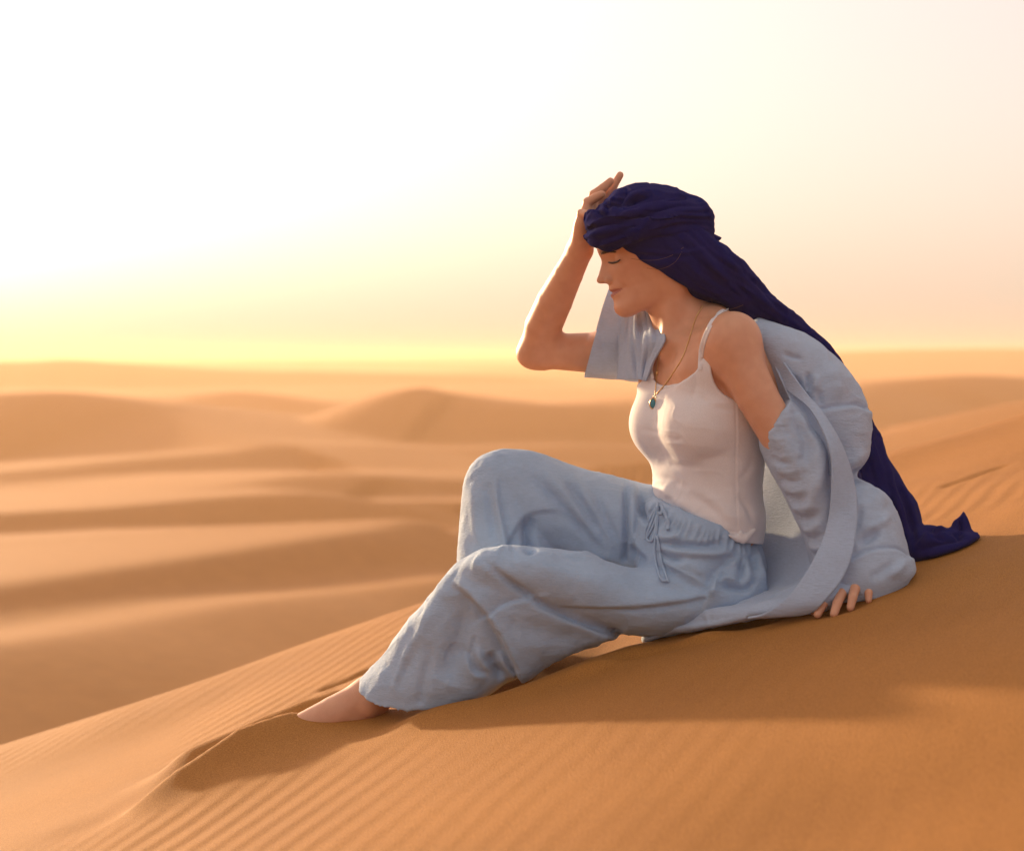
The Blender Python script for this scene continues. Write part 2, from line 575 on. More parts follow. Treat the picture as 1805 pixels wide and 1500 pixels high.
def read_mesh(me):
    V = np.zeros(len(me.vertices) * 3, np.float32); me.vertices.foreach_get('co', V)
    nq = len(me.polygons)
    tot = np.zeros(nq, np.int32); me.polygons.foreach_get('loop_total', tot)
    li = np.zeros(len(me.loops), np.int32); me.loops.foreach_get('vertex_index', li)
    st = np.zeros(nq, np.int32); me.polygons.foreach_get('loop_start', st)
    q = st[tot == 4]
    return V.reshape(-1, 3).astype(float), li[q[:, None] + np.arange(4)]

def voxel_union(V, F, size, smooth=4, lam=0.5):
    me = bpy.data.meshes.new('tmp'); me.from_pydata([tuple(map(float, v)) for v in V], [], F); me.update()
    bm = bmesh.new(); bm.from_mesh(me); bmesh.ops.recalc_face_normals(bm, faces=bm.faces); bm.to_mesh(me); bm.free()
    ob = bpy.data.objects.new('tmp', me); scn.collection.objects.link(ob)
    md = ob.modifiers.new('r', 'REMESH'); md.mode = 'VOXEL'; md.voxel_size = size; md.adaptivity = 0
    dg = bpy.context.evaluated_depsgraph_get(); dg.update()
    ev = ob.evaluated_get(dg); em = ev.to_mesh()
    V2, F2 = read_mesh(em)
    ev.to_mesh_clear()
    bpy.data.objects.remove(ob); bpy.data.meshes.remove(me)
    V2 = laplace(V2, F2, smooth, lam)
    return V2, F2

def creases(V, F, amp, scale, seed, stretch=(1, 1, 1), power=5):
    """thin crisp wrinkles from ridged noise, pushed along the normal"""
    n = vert_normals(V, F)
    p = V * scale * np.array(stretch)
    w = 0.7 * np.stack([vnoise(p[:, 0] * .5 + seed, p[:, 1] * .5, p[:, 2] * .5), vnoise(p[:, 0] * .5, p[:, 1] * .5 + seed, p[:, 2] * .5 + 9)], 1)
    a = 1 - np.abs(vnoise(p[:, 0] + w[:, 0], p[:, 1] + w[:, 1], p[:, 2] + seed))
    msk = np.clip(0.5 + 1.2 * vnoise(p[:, 0] * .3 + 5, p[:, 1] * .3, p[:, 2] * .3 + seed), 0, 1)
    return V + n * (amp * msk * (a ** power - 0.25))[:, None]

def pix_line(q, pts):
    """signed distance (positive to the right of travel as seen in the picture) and position along a pixel polyline"""
    best = np.full(len(q), 1e9); par = np.zeros(len(q)); side = np.ones(len(q))
    seg = np.linalg.norm(np.diff(pts, axis=0), axis=1); cum = np.concatenate([[0], np.cumsum(seg)]); L = cum[-1]
    for i in range(len(pts) - 1):
        a, b = pts[i], pts[i + 1]; d = b - a
        t = np.clip(((q - a) @ d) / (d @ d + 1e-9), 0, 1)
        w = q - a - t[:, None] * d
        dist = np.hypot(w[:, 0], w[:, 1]); c = dist < best
        best = np.where(c, dist, best); par = np.where(c, (cum[i] + t * seg[i]) / L, par)
        side = np.where(c, np.sign(d[0] * w[:, 1] - d[1] * w[:, 0]), side)
    return best * np.where(side == 0, 1, side), par

def sculpt(V, F, strokes, rng=None, front=(-0.05, 0.35), gain=1.35):
    """folds drawn along pixel polylines: (kind, points, width px, height m[, end taper])
    v valley, r ridge, s step (right of travel stands proud), all pushed along the surface normal"""
    n = vert_normals(V, F)
    fm = smooth01(front[0], front[1], -n[:, 1])
    q = to_px(V)
    dirn = n + np.array([0, -0.4, 0]); dirn /= np.linalg.norm(dirn, axis=1, keepdims=True)
    D = np.zeros(len(V))
    for st in strokes:
        kind, pts, w, amp = st[:4]
        amp = amp * gain
        taper = st[4] if len(st) > 4 else (1, 1)
        pts = catmull(np.asarray(pts, float), max(8, 6 * len(pts)))
        m = ((q > pts.min(0) - 4 * w) & (q < pts.max(0) + 4 * w)).all(1) & (fm > 0)
        if rng is not None:
            m &= (V[:, 1] > rng[0]) & (V[:, 1] < rng[1])
        if not m.any():
            continue
        d, t = pix_line(q[m], pts)
        tp = np.ones_like(t)
        if taper[0]: tp *= np.clip(t / 0.3, 0, 1) ** 0.8
        if taper[1]: tp *= np.clip((1 - t) / 0.3, 0, 1) ** 0.8
        if kind == 'v':
            pr = -np.exp(-(d / w) ** 2)
        elif kind == 'r':
            pr = np.exp(-(d / w) ** 2)
        elif kind == 'f':      # sharp little fold: ridge with a valley beside it
            pr = np.exp(-(d / w) ** 2) - 0.8 * np.exp(-((d + 1.5 * w) / w) ** 2)
        else:
            ew = 3.0 + 0.10 * w; edge = smooth01(-ew, ew, d)
            pr = edge * np.exp(-np.clip(d, 0, None) / w) - (1 - edge) * 0.55 * np.exp(np.clip(d, None, 0) / (w * 0.5))
        D[m] += amp * pr * tp * fm[m]
    return V + dirn * D[:, None]

def sheet(left, right, nu=40, nv=90, bulge=None, mids=None):
    """cloth sheet between two edge curves given as 3-D points; mids: extra curves between them"""
    curves = [left] + (mids or []) + [right]
    C = np.stack([catmull(c, nv) for c in curves], 0)          # k, nv, 3
    G = np.stack([catmull(C[:, j], nu) for j in range(nv)], 1)  # nu, nv, 3
    return G

def grid_faces(nu, nv, closed=False):
    i = np.arange(nu - 1)[:, None]; j = np.arange(nv - 1)[None]
    if closed:
        i = np.arange(nu)[:, None]
    a = i * nv + j; b = ((i + 1) % nu) * nv + j
    return np.stack([a, a + 1, b + 1, b], -1).reshape(-1, 4)

def thicken(ob, t=0.0025, off=0.0):
    m = ob.modifiers.new('thickness', 'SOLIDIFY'); m.thickness = t; m.offset = off
    return ob

def tube(pts, r, ns=8, closed=False):
    """round tube along 3-D points, r scalar or list"""
    pts = np.asarray(pts, float); n = len(pts)
    r = np.broadcast_to(np.asarray(r, float), (n,))
    tg = np.gradient(pts, axis=0) if not closed else np.roll(pts, -1, 0) - np.roll(pts, 1, 0)
    tg /= np.linalg.norm(tg, axis=1, keepdims=True) + 1e-12
    u = np.cross(tg, np.array([0.13, -0.9, 0.3])); u /= np.linalg.norm(u, axis=1, keepdims=True) + 1e-12
    w = np.cross(tg, u)
    th = np.linspace(0, 2 * pi, ns, endpoint=False)
    V = (pts[:, None] + r[:, None, None] * (np.cos(th)[None, :, None] * u[:, None] + np.sin(th)[None, :, None] * w[:, None])).reshape(-1, 3)
    F = []
    m = n if closed else n - 1
    for i in range(m):
        for j in range(ns):
            F.append((i * ns + j, i * ns + (j + 1) % ns, ((i + 1) % n) * ns + (j + 1) % ns, ((i + 1) % n) * ns + j))
    if not closed:
        F.append(tuple(range(ns))[::-1]); F.append(tuple(range((n - 1) * ns, n * ns)))
    return V, F

def linen(name, col, scale=1.0, trans=0.25, crinkle=0.5, rough=0.8, axis=(95, 95, 340), sheen=0.12):
    """woven crepe: fine thread and soft crinkles, some light passes through"""
    m, nt, b = new_mat(name)
    tc = N(nt, 'ShaderNodeTexCoord')
    mp = N(nt, 'ShaderNodeMapping'); mp.inputs['Scale'].default_value = axis
    nt.links.new(tc.outputs['Object'], mp.inputs['Vector'])
    n1 = N(nt, 'ShaderNodeTexNoise', i_Scale=scale, i_Detail=3.0, i_Roughness=0.6, i_Distortion=0.4)
    nt.links.new(mp.outputs['Vector'], n1.inputs['Vector'])
    n2 = N(nt, 'ShaderNodeTexNoise', i_Scale=14.0, i_Detail=4.0)
    nt.links.new(tc.outputs['Object'], n2.inputs['Vector'])
    n3 = N(nt, 'ShaderNodeTexNoise', i_Scale=1100.0, i_Detail=1.0)
    nt.links.new(tc.outputs['Object'], n3.inputs['Vector'])
    r = N(nt, 'ShaderNodeValToRGB')
    c = np.array(col)
    r.color_ramp.elements[0].position = 0.3; r.color_ramp.elements[0].color = (*(c * 0.86), 1)
    r.color_ramp.elements[1].position = 0.7; r.color_ramp.elements[1].color = (*np.minimum(c * 1.08, 0.95), 1)
    ad = N(nt, 'ShaderNodeMath', operation='MULTIPLY_ADD'); ad.inputs[1].default_value = 0.45; ad.inputs[2].default_value = 0.275
    nt.links.new(n1.outputs['Fac'], ad.inputs[0])
    ad2 = N(nt, 'ShaderNodeMath', operation='MULTIPLY_ADD'); ad2.inputs[1].default_value = 0.35
    nt.links.new(n2.outputs['Fac'], ad2.inputs[0])
    sb = N(nt, 'ShaderNodeMath', operation='SUBTRACT'); sb.inputs[1].default_value = 0.175
    nt.links.new(ad.outputs[0], sb.inputs[0]); nt.links.new(sb.outputs[0], ad2.inputs[2])
    nt.links.new(ad2.outputs[0], r.inputs['Fac'])
    nt.links.new(r.outputs['Color'], b.inputs['Base Color'])
    b.inputs['Roughness'].default_value = rough
    b.inputs['Specular IOR Level'].default_value = 0.2
    b.inputs['Sheen Weight'].default_value = sheen
    b.inputs['Sheen Roughness'].default_value = 0.5
    sm = N(nt, 'ShaderNodeMath', operation='MULTIPLY_ADD'); sm.inputs[1].default_value = 0.35
    nt.links.new(n3.outputs['Fac'], sm.inputs[0]); nt.links.new(n1.outputs['Fac'], sm.inputs[2])
    bp = N(nt, 'ShaderNodeBump', i_Strength=crinkle, i_Distance=0.0030)
    nt.links.new(sm.outputs[0], bp.inputs['Height'])
    nt.links.new(bp.outputs['Normal'], b.inputs['Normal'])
    if trans > 0:
        tr = N(nt, 'ShaderNodeBsdfTranslucent')
        nt.links.new(r.outputs['Color'], tr.inputs['Color'])
        nt.links.new(bp.outputs['Normal'], tr.inputs['Normal'])
        mix = N(nt, 'ShaderNodeMixShader'); mix.inputs[0].default_value = trans
        nt.links.new(b.outputs[0], mix.inputs[1]); nt.links.new(tr.outputs[0], mix.inputs[2])
        nt.links.new(mix.outputs[0], nt.nodes['Material Output'].inputs['Surface'])
    return m
# ------------------------------------------------------------------ the sitter's body
YAW = radians(27)
TF = np.array([-cos(YAW), -sin(YAW), 0.0])       # torso forward: left and a little to the camera
TL = np.array([sin(YAW), -cos(YAW), 0.0])        # her left: towards the camera
TU = np.array([0, 0, 1.0])
PXM = FPX / DIST                                  # 949 px per metre at the sitter

body = Field()
# --- trunk as a stack of ellipses following the outline in the photograph
_tv = np.array([560, 590, 620, 655, 700, 750, 800, 850, 900, 950, 1010, 1070, 1110], float)
_tc = np.array([1222, 1222, 1224, 1232, 1241, 1247, 1250, 1246, 1246, 1250, 1256, 1262, 1262], float)
_ta = np.array([.035, .052, .068, .080, .086, .088, .084, .082, .085, .075, .060, .040, .02])
_tb = np.array([.060, .105, .128, .138, .140, .136, .126, .120, .128, .115, .090, .060, .03])
_tz = (HY - _tv) / PXM; _tx = (_tc - 902.5) / PXM
def sd_trunk(p):
    z = p[:, 2]
    zz = np.clip(z, _tz[-1], _tz[0])
    ip = lambda a: np.interp(zz, _tz[::-1], a[::-1])
    q = p - np.stack([ip(_tx), np.full(len(p), DIST), zz], 1)
    a, b = ip(_ta), ip(_tb)
    u = q @ TF; v = q @ TL
    k0 = np.sqrt((u / a) ** 2 + (v / b) ** 2)
    k1 = np.sqrt((u / a ** 2) ** 2 + (v / b ** 2) ** 2) + 1e-9
    d = np.where(k0 < 1e-3, -a, k0 * (k0 - 1) / k1)
    d = np.clip(d, -0.2, 0.6)
    return smax(d, np.abs(z - zz) * 1.0 - 0.01, 0.02) * 0.9
body.add(sd_trunk, P(1245, 830), 0.36, 0.01)

def T(px, py, fw=0.0, lf=0.0):
    """point given by the trunk axis pixel plus forward / left offsets in metres"""
    return P(px, py) + TF * fw + TL * lf

# breasts
for s in (1, -1):
    c = T(1243, 741, 0.044, s * 0.068)
    body.ell(c, (0.056, 0.060, 0.062), np.array([TF, TL, TU]), 0.030)
    body.ell(T(1243, 753, 0.056, s * 0.068), (0.045, 0.050, 0.046), np.array([TF, TL, TU]), 0.020)
# shoulder girdle
sh_near = T(1222, 602, -0.005, 0.135)
sh_far = T(1222, 592, 0.012, -0.158)
nb = T(1222, 575, -0.02, 0)
for s, sh in ((1, sh_near), (-1, sh_far)):
    body.cone(nb + TL * s * 0.03, sh + TU * 0.012, 0.040, 0.030, 0.03)               # trapezius
    body.cone(T(1210, 608, 0.058, s * 0.018), sh + TU * 0.016 + TF * .022, 0.0085, 0.0085, 0.022)     # collar bone
    body.cone(T(1236, 650, 0.045, s * 0.075), sh, 0.042, 0.036, 0.03)                # pectoral to arm
    body.cone(T(1260, 690, -0.03, s * 0.10), sh, 0.045, 0.034, 0.03)                 # back of the arm pit
# neck
body.chain([P(1222, 606, 0.0), P(1203, 565, 0.0), P(1182, 515, 0.0)], [0.062, 0.053, 0.053], 0.022)
body.cone(P(1192, 515, -0.045), T(1208, 622, 0.055, 0.016), 0.011, 0.008, 0.022)     # neck muscle
body.cone(P(1184, 515, 0.045), T(1208, 622, 0.055, -0.016), 0.011, 0.008, 0.022)

# near arm (her left), propping her up behind
nA = [P(1286, 604, -0.135), P(1335, 700, -0.160), P(1420, 845, -0.185), P(1458, 930, -0.205), P(1500, 1022, -0.235)]
body.ell(nA[0] + np.array([0.004, 0, -0.004]), (0.046, 0.046, 0.055), np.eye(3), 0.02)
body.chain(nA[:3], [0.0435, 0.0370, 0.034], 0.02)
body.chain(nA[2:], [0.033, 0.030, 0.024], 0.012)
# far arm (her right), raised to the head scarf
main_body = body; body = raised = Field()
elb = P(946, 619, 0.240); wri = P(1022, 442, 0.075)
body.chain([sh_far, P(1050, 622, 0.215), elb], [0.045, 0.040, 0.033], 0.02)
body.chain([elb, P(958, 575, 0.205), P(978, 530, 0.160), P(1002, 482, 0.112), wri], [0.033, 0.0362, 0.0345, 0.0285, 0.0245], 0.02)
body.cone(P(929, 626, 0.243), elb, 0.015, 0.031, 0.02)

# --- hands
tips = []     # (point, direction, radius) for the nails
def finger(pts, r0, r1, k=0.005):
    n = len(pts)
    rad = np.linspace(r0, r1, n)
    body.chain(pts, rad, k)
    for q in pts[1:-1]:
        pass
# raised hand: edge with the little finger faces the camera
hk = [P(1027, 389, 0.030), P(1034, 374, 0.047), P(1040, 366, 0.066), P(1046, 364, 0.085)]   # knuckles little..index
hw = wri
for i, kpt in enumerate(hk):
    w0 = hw + np.array([0.0, (i - 1.2) * 0.010, 0.004])
    body.cone(w0, kpt, 0.019, 0.0120, 0.014)
body.cone(P(1026, 425, 0.050), P(1024, 398, 0.033), 0.017, 0.012, 0.012)     # fleshy edge of the palm
finger([hk[0], P(1025, 377, 0.026), P(1034, 378, 0.012), P(1041, 385, 0.004)], 0.0100, 0.0068)
finger([hk[1], P(1036, 357, 0.046), P(1051, 348, 0.042), P(1061, 343, 0.038)], 0.0105, 0.0074)
finger([hk[2], P(1047, 344, 0.066), P(1064, 331, 0.063), P(1076, 320, 0.060)], 0.0110, 0.0074)
finger([hk[3], P(1062, 350, 0.085), P(1081, 329, 0.084), P(1093, 309, 0.082)], 0.0105, 0.0070)
finger([P(1030, 425, 0.085), P(1040, 408, 0.110), P(1056, 395, 0.122), P(1068, 384, 0.124)], 0.0150, 0.0085)   # thumb, on the far side
body = main_body
# propping hand, fingers spread towards the camera on the sand
ph = [P(1470, 1040, -0.262), P(1488, 1034, -0.262), P(1507, 1030, -0.258), P(1524, 1028, -0.250)]
for i, kpt in enumerate(ph):
    body.cone(nA[-1] + np.array([(i - 1.5) * 0.008, 0, 0]), kpt, 0.019, 0.0125, 0.014)
finger([ph[0], P(1463, 1050, -0.283), P(1450, 1066, -0.300), P(1441, 1083, -0.308)], 0.0100, 0.0068)
finger([ph[1], P(1483, 1046, -0.290), P(1476, 1063, -0.312), P(1470, 1082, -0.322)], 0.0105, 0.0070)
finger([ph[2], P(1507, 1038, -0.288), P(1503, 1053, -0.308), P(1499, 1071, -0.316)], 0.0100, 0.0068)
finger([ph[3], P(1530, 1035, -0.275), P(1531, 1045, -0.290), P(1531, 1058, -0.296)], 0.0090, 0.0060)
finger([P(1482, 1044, -0.225), P(1456, 1062, -0.255), P(1437, 1078, -0.280)], 0.0130, 0.0085)     # thumb

# --- near foot, toes buried
body.chain([P(770, 1130, -0.02), P(690, 1192, -0.015), P(655, 1228, -0.01)], [0.048, 0.036, 0.0315], 0.01)
body.cone(P(655, 1228, -0.01), P(640, 1262, -0.01), 0.0315, 0.027, 0.02)             # heel
body.chain([P(645, 1232, -0.01), P(590, 1259, -0.012), P(522, 1288, -0.015), P(462, 1312, -0.018)], [0.036, 0.034, 0.027, 0.015], 0.02)
body.ell(P(652, 1246, -0.042), (0.013, 0.010, 0.014), np.eye(3), 0.014)              # ankle bone

# --- head: profile taken from the photograph, modelled in a tilted frame
TAU = radians(18)
HO = P(1130, 470, 0.0)
HF = np.array([-cos(TAU), 0, -sin(TAU)])          # face forward (left and down)
HU = np.array([-sin(TAU), 0, cos(TAU)])
HS = np.array([0, -1.0, 0])                        # towards the camera
def hp(px, py):
    d = P(px, py) - HO
    return d @ HF, d @ HU
prof = [(1058, 400), (1052, 420), (1052.5, 440), (1056, 449), (1059.5, 458), (1060, 464), (1057.5, 475), (1054, 487), (1051, 493.5), (1052, 498), (1057, 501),
        (1064, 500.3), (1070, 500.2), (1073, 503), (1073.4, 506), (1072.6, 509), (1074.5, 513), (1079.5, 516.3), (1075.8, 519.2), (1077, 524), (1083, 528),
        (1087.5, 533.5), (1088.6, 540), (1091.5, 547), (1098, 552.5)]
base = [(1058, 400), (1052, 420), (1052.5, 440), (1057, 449), (1063, 458), (1066, 466), (1070, 478), (1073.5, 490), (1075, 498), (1076, 504), (1077.5, 510),
        (1080.5, 516.5), (1082, 522), (1084.5, 528), (1087.5, 533.5), (1088.6, 540), (1091.5, 547), (1098, 552.5)]
_pr = np.array([hp(*q) for q in prof]); _bs = np.array([hp(*q) for q in base])
# heights must increase for interpolation
def mono(a):
    a = a[np.argsort(a[:, 1])]
    return a
_pr = mono(_pr); _bs = mono(_bs)
_hh = np.linspace(_bs[0, 1], _bs[-1, 1], 400)
_ker = np.exp(-np.linspace(-2, 2, 9) ** 2); _ker /= _ker.sum()
def smooth_tab(t):
    v = np.interp(_hh, t[:, 1], t[:, 0])
    return np.convolve(np.pad(v, 4, 'edge'), _ker, 'valid')
_PF = smooth_tab(_pr); _BF = smooth_tab(_bs)
h_of = lambda px, py: hp(px, py)[1]
h_chin, h_mouth, h_nose, h_eye, h_brow, h_top = h_of(1094, 549), h_of(1080, 516), h_of(1060, 498), h_of(1082, 460), h_of(1056, 444), h_of(1056, 405)
p_eye = hp(1083, 461)[0]
corner_p, corner_h = hp(1098, 508.5)
def face_front(h, s):
    a = np.abs(s)
    fb = np.interp(h, _hh, _BF); fp = np.interp(h, _hh, _PF)
    hk_ = [h_chin - .01, h_chin + .006, h_mouth, h_nose, h_eye, h_brow, h_top]
    w = np.interp(h, hk_, [.050, .054, .060, .066, .069, .070, .070])
    e = np.interp(h, hk_, [1.75, 1.8, 1.8, 1.72, 1.72, 2.0, 2.3])
    c = np.interp(h, hk_, [.085, .088, .086, .084, .078, .070, .070])
    F = fb - c * (a / w) ** e
    # nose
    nb_ = np.clip(fp - fb, 0, None)
    is_nose = smooth01(h_of(1075, 504.5), h_of(1070, 499), h)
    sg = np.interp(h, [h_nose - .004, h_nose + .004, h_of(1058, 475), h_eye], [.0110, .0105, .0080, .0078])
    F = F + nb_ * is_nose * np.exp(-(a / sg) ** 2.2)
    # lips, thinning out to the corners
    lip = (fp - fb) * (1 - is_nose) * smooth01(h_chin + .006, h_chin + .012, h)
    F = F + lip * np.clip(1 - (a / .0245) ** 2.2, 0, 1)
    hm = h_mouth + (corner_h - h_mouth) * np.clip(a / .0245, 0, 1) ** 1.5
    F = F - 0.0020 * np.exp(-((h - hm) / .0014) ** 2) * (1 - smooth01(.021, .028, a))
    F = F - 0.0025 * np.exp(-((h - corner_h) / .005) ** 2 - ((a - .026) / .005) ** 2)
    # eye sockets
    F = F - 0.0060 * np.exp(-((h - h_eye - .001) / .0120) ** 2 - ((a - .028) / .0165) ** 2)
    # brow ridge, cheek, fold from nose to mouth
    F = F + 0.0025 * np.exp(-((h - h_brow + .002) / .008) ** 2 - ((a - .026) / .020) ** 2)
    F = F + 0.0040 * np.exp(-((h - h_nose - .012) / .016) ** 2 - ((a - .040) / .016) ** 2)
    la = .018 + .010 * np.clip((h_nose - h) / .02, 0, 1)
    F = F - 0.0014 * np.exp(-((a - la) / .003) ** 2) * smooth01(corner_h - .006, corner_h + .004, h) * (1 - smooth01(h_nose - .002, h_nose + .008, h))
    return F
def sd_face(p):
    q = p - HO
    f = q @ HF; h = q @ HU; s = q @ HS
    d = (f - face_front(h, s)) * 0.62
    # underside of chin and jaw, rising backwards
    j = np.interp(f, [-.02, .000, .012, .030, .045, .060], [h_of(1150, 522), h_of(1137, 536.5), h_of(1126, 544.5), h_of(1106, 553.2), h_of(1098, 553.0), h_of(1092, 550)])
    jb = j + 0.20 * np.abs(s) ** 1.2
    d = smax(d, (jb - h) * 0.9, 0.009)
    d = smax(d, -f - 0.030, 0.01)
    d = smax(d, h - h_top - .02, 0.01)
    d = smax(d, np.abs(s) - 0.0685, 0.012)
    return d
body.add(sd_face, HO + HF * 0.02 + HU * -0.01, 0.125, 0.012)
body.ell(HO + HU * 0.046 - HF * 0.040, (0.082, 0.066, 0.066), np.array([HF, HU, HS]), 0.02)       # skull
for s in (1, -1):
    # closed eyelid over the eyeball, nose wing, jaw angle
    pe = float(face_front(np.array([h_eye]), np.array([.0305]))[0]) + 0.0040
    body.ell(HO + HF * (pe - .0115) + HU * (h_eye + .0005) + HS * s * .0300, (.0115, .0108, .0140), np.array([HF, HU, HS]), 0.003)
    a, b = hp(1073.0, 494)
    body.ell(HO + HF * a + HU * b + HS * s * .0105, (.0085, .0066, .0062), np.array([HF, HU, HS]), 0.0030)
    a, b = hp(1066, 499.5)
    body.ell(HO + HF * a + HU * (b - .001) + HS * s * .0062, (.0055, .0035, .0030), np.array([HF, HU, HS]), 0.002, op='s')
    a, b = hp(1176, 496)
    c2, d2 = hp(1104, 543)
    body.cone(HO + HF * a + HU * b + HS * s * .044, HO + HF * c2 + HU * d2 + HS * s * .012, 0.012, 0.009, 0.03)
    a, b = hp(1180, 470)
    body.ell(HO + HF * a + HU * b + HS * s * .050, (.030, .045, .018), np.array([HF, HU, HS]), 0.02)

trunk_body = body
Z_SPLIT = (HY - 565) / PXM
def body(p):
    a = trunk_body(p); b = raised(p)
    k = 0.0004 + 0.02 * (1 - smooth01(Z_SPLIT - 0.02, Z_SPLIT, p[:, 2]))
    h = np.clip(0.5 + 0.5 * (b - a) / k, 0, 1)
    return b * (1 - h) + a * h - k * h * (1 - h)
# ------------------------------------------------------------------ materials for skin
def skin_material():
    m, nt, b = new_mat('skin')
    at = N(nt, 'ShaderNodeAttribute', attribute_name='tint')
    tc = N(nt, 'ShaderNodeTexCoord')
    n1 = N(nt, 'ShaderNodeTexNoise', i_Scale=45.0, i_Detail=4.0)
    n2 = N(nt, 'ShaderNodeTexNoise', i_Scale=700.0, i_Detail=2.0)
    for n in (n1, n2):
        nt.links.new(tc.outputs['Object'], n.inputs['Vector'])
    r = N(nt, 'ShaderNodeValToRGB')
    r.color_ramp.elements[0].position = 0.3; r.color_ramp.elements[0].color = (0.91, 0.875, 0.865, 1)
    r.color_ramp.elements[1].position = 0.7; r.color_ramp.elements[1].color = (1.0, 1.0, 1.0, 1)
    nt.links.new(n1.outputs['Fac'], r.inputs['Fac'])
    mx = N(nt, 'ShaderNodeMix', data_type='RGBA', blend_type='MULTIPLY')
    mx.inputs[0].default_value = 1.0
    nt.links.new(at.outputs['Color'], mx.inputs[6]); nt.links.new(r.outputs['Color'], mx.inputs[7])
    nt.links.new(mx.outputs[2], b.inputs['Base Color'])
    b.inputs['Roughness'].default_value = 0.48
    b.inputs['Specular IOR Level'].default_value = 0.4
    b.inputs['Subsurface Weight'].default_value = 0.16
    b.inputs['Subsurface Radius'].default_value = (0.9, 0.32, 0.16)
    b.inputs['Subsurface Scale'].default_value = 0.008
    bp = N(nt, 'ShaderNodeBump', i_Strength=0.12, i_Distance=0.0006)
    nt.links.new(n2.outputs['Fac'], bp.inputs['Height'])
    nt.links.new(bp.outputs['Normal'], b.inputs['Normal'])
    return m
SKIN = skin_material()

person = empty('person', tuple(P(1250, 1110, -0.05)))
person['label'] = 'barefoot woman in pale blue linen and indigo headscarf sitting on the dune'
person['category'] = 'person'

bV, bF = surface_nets(body, np.array([-0.50, 3.30, -0.80]), np.array([0.72, 4.08, 0.40]), 0.0023)
bV = laplace(bV, bF, 1, 0.35)
body_o = mesh_obj('body', bV, bF, SKIN, person)
skin_c = np.array([0.66, 0.34, 0.215])
tint = np.tile(np.array([*skin_c, 1.0]), (len(bV), 1))
def blend(mask, col):
    tint[:, :3] = tint[:, :3] * (1 - mask[:, None]) + np.array(col) * mask[:, None]
_q = bV - HO
_f, _h, _s = _q @ HF, _q @ HU, np.abs(_q @ HS)
face_m = (_f > 0.005) & (np.abs(_q @ HS) < 0.08) & (np.abs(_h) < 0.12)
hm = h_mouth + (corner_h - h_mouth) * np.clip(_s / .0245, 0, 1) ** 1.5
taper = np.clip(1 - (_s / .0245) ** 2, 0, 1) ** 0.6
lipm = smooth01(0, .0015, .0068 * taper - (_h - hm)) * smooth01(0, .0015, .0085 * taper + (_h - hm)) * (_s < .0245) * face_m
blend(lipm * 0.9, (0.40, 0.125, 0.10))
cheek = np.exp(-((_h - h_nose - .004) / .018) ** 2 - ((_s - .048) / .018) ** 2) * face_m
blend(cheek * 0.25, (0.62, 0.25, 0.17))
# eyebrow: hairs are added as their own mesh, this is the soft base
bh = h_brow - .003 + .004 * np.sin(np.clip((_s - .012) / .034, 0, 1) * 2.4)
brow = np.exp(-((_h - bh) / .0030) ** 2) * smooth01(.010, .016, _s) * (1 - smooth01(.040, .050, _s)) * face_m
blend(brow * 0.65, (0.10, 0.045, 0.03))
ck = np.exp(-((_h - h_eye + .001) / .007) ** 2 - ((_s - .030) / .014) ** 2) * face_m
blend(ck * 0.25, (0.42, 0.19, 0.13))
at = body_o.data.color_attributes.new('tint', 'FLOAT_COLOR', 'POINT')
at.data.foreach_set('color', tint.astype(np.float32).ravel())

# ------------------------------------------------------------------ trousers
BLUE = linen('pale_blue_linen', (0.35, 0.465, 0.64), trans=0.0, crinkle=0.5)
S = lambda a, b, dc, dh, **k: dict(a=a, b=b, dc=dc, dh=dh, **k)
near_thigh = [S((1335, 965), (1345, 1070), -.05, .10), S((1290, 975), (1310, 1098), -.06, .115), S((1215, 985), (1235, 1112), -.08, .11), S((1120, 1000), (1130, 1122), -.11, .10),
              S((1035, 976), (1020, 1095), -.13, .09), S((950, 964), (935, 1060), -.145, .082), S((885, 962), (870, 1030), -.15, .07), S((838, 973), (835, 1012), -.15, .05)]
near_shin = [S((850, 966), (895, 975), -.15, .045), S((818, 983), (960, 1040), -.14, .075), S((790, 1006), (1085, 1112), -.125, .085, e=2.3), S((752, 1054), (1062, 1132), -.11, .09, e=2.4),
             S((712, 1103), (1005, 1148), -.09, .095, t=(0, 8), e=2.4), S((670, 1158), (955, 1162), -.07, .098, t=(-6, 28), e=2.3), S((642, 1190), (922, 1168), -.055, .10, t=(-10, 44), e=2.2),
             S((632, 1200), (914, 1172), -.05, .10, t=(-12, 50), e=2.2)]
far_thigh = [S((1230, 880), (1250, 1050), .04, .10), S((1185, 862), (1190, 1050), .055, .105), S((1115, 847), (1110, 1020), .07, .10), S((1030, 827), (1010, 990), .085, .09),
             S((950, 799), (930, 950), .09, .085), S((888, 790), (880, 900), .09, .072), S((846, 804), (850, 850), .09, .045)]
far_shin = [S((870, 793), (905, 800), .09, .04), S((838, 810), (935, 860), .09, .07), S((819, 842), (965, 915), .09, .082), S((811, 900), (985, 960), .09, .088),
            S((806, 970), (990, 1015), .09, .092), S((806, 1060), (970, 1070), .085, .09), S((812, 1140), (925, 1150), .08, .08)]
hips = [S((1152, 872), (1336, 938), .0, .125, t=(0, 6)), S((1136, 888), (1342, 962), .0, .14), S((1122, 925), (1352, 1000), -.005, .15), S((1116, 985), (1352, 1045), -.01, .160), S((1140, 1050), (1345, 1095), -.02, .14)]
V, F = join([loft(q) for q in (near_thigh, near_shin, far_thigh, far_shin, hips)])
V, F = voxel_union(V, F, 0.0034, smooth=7)
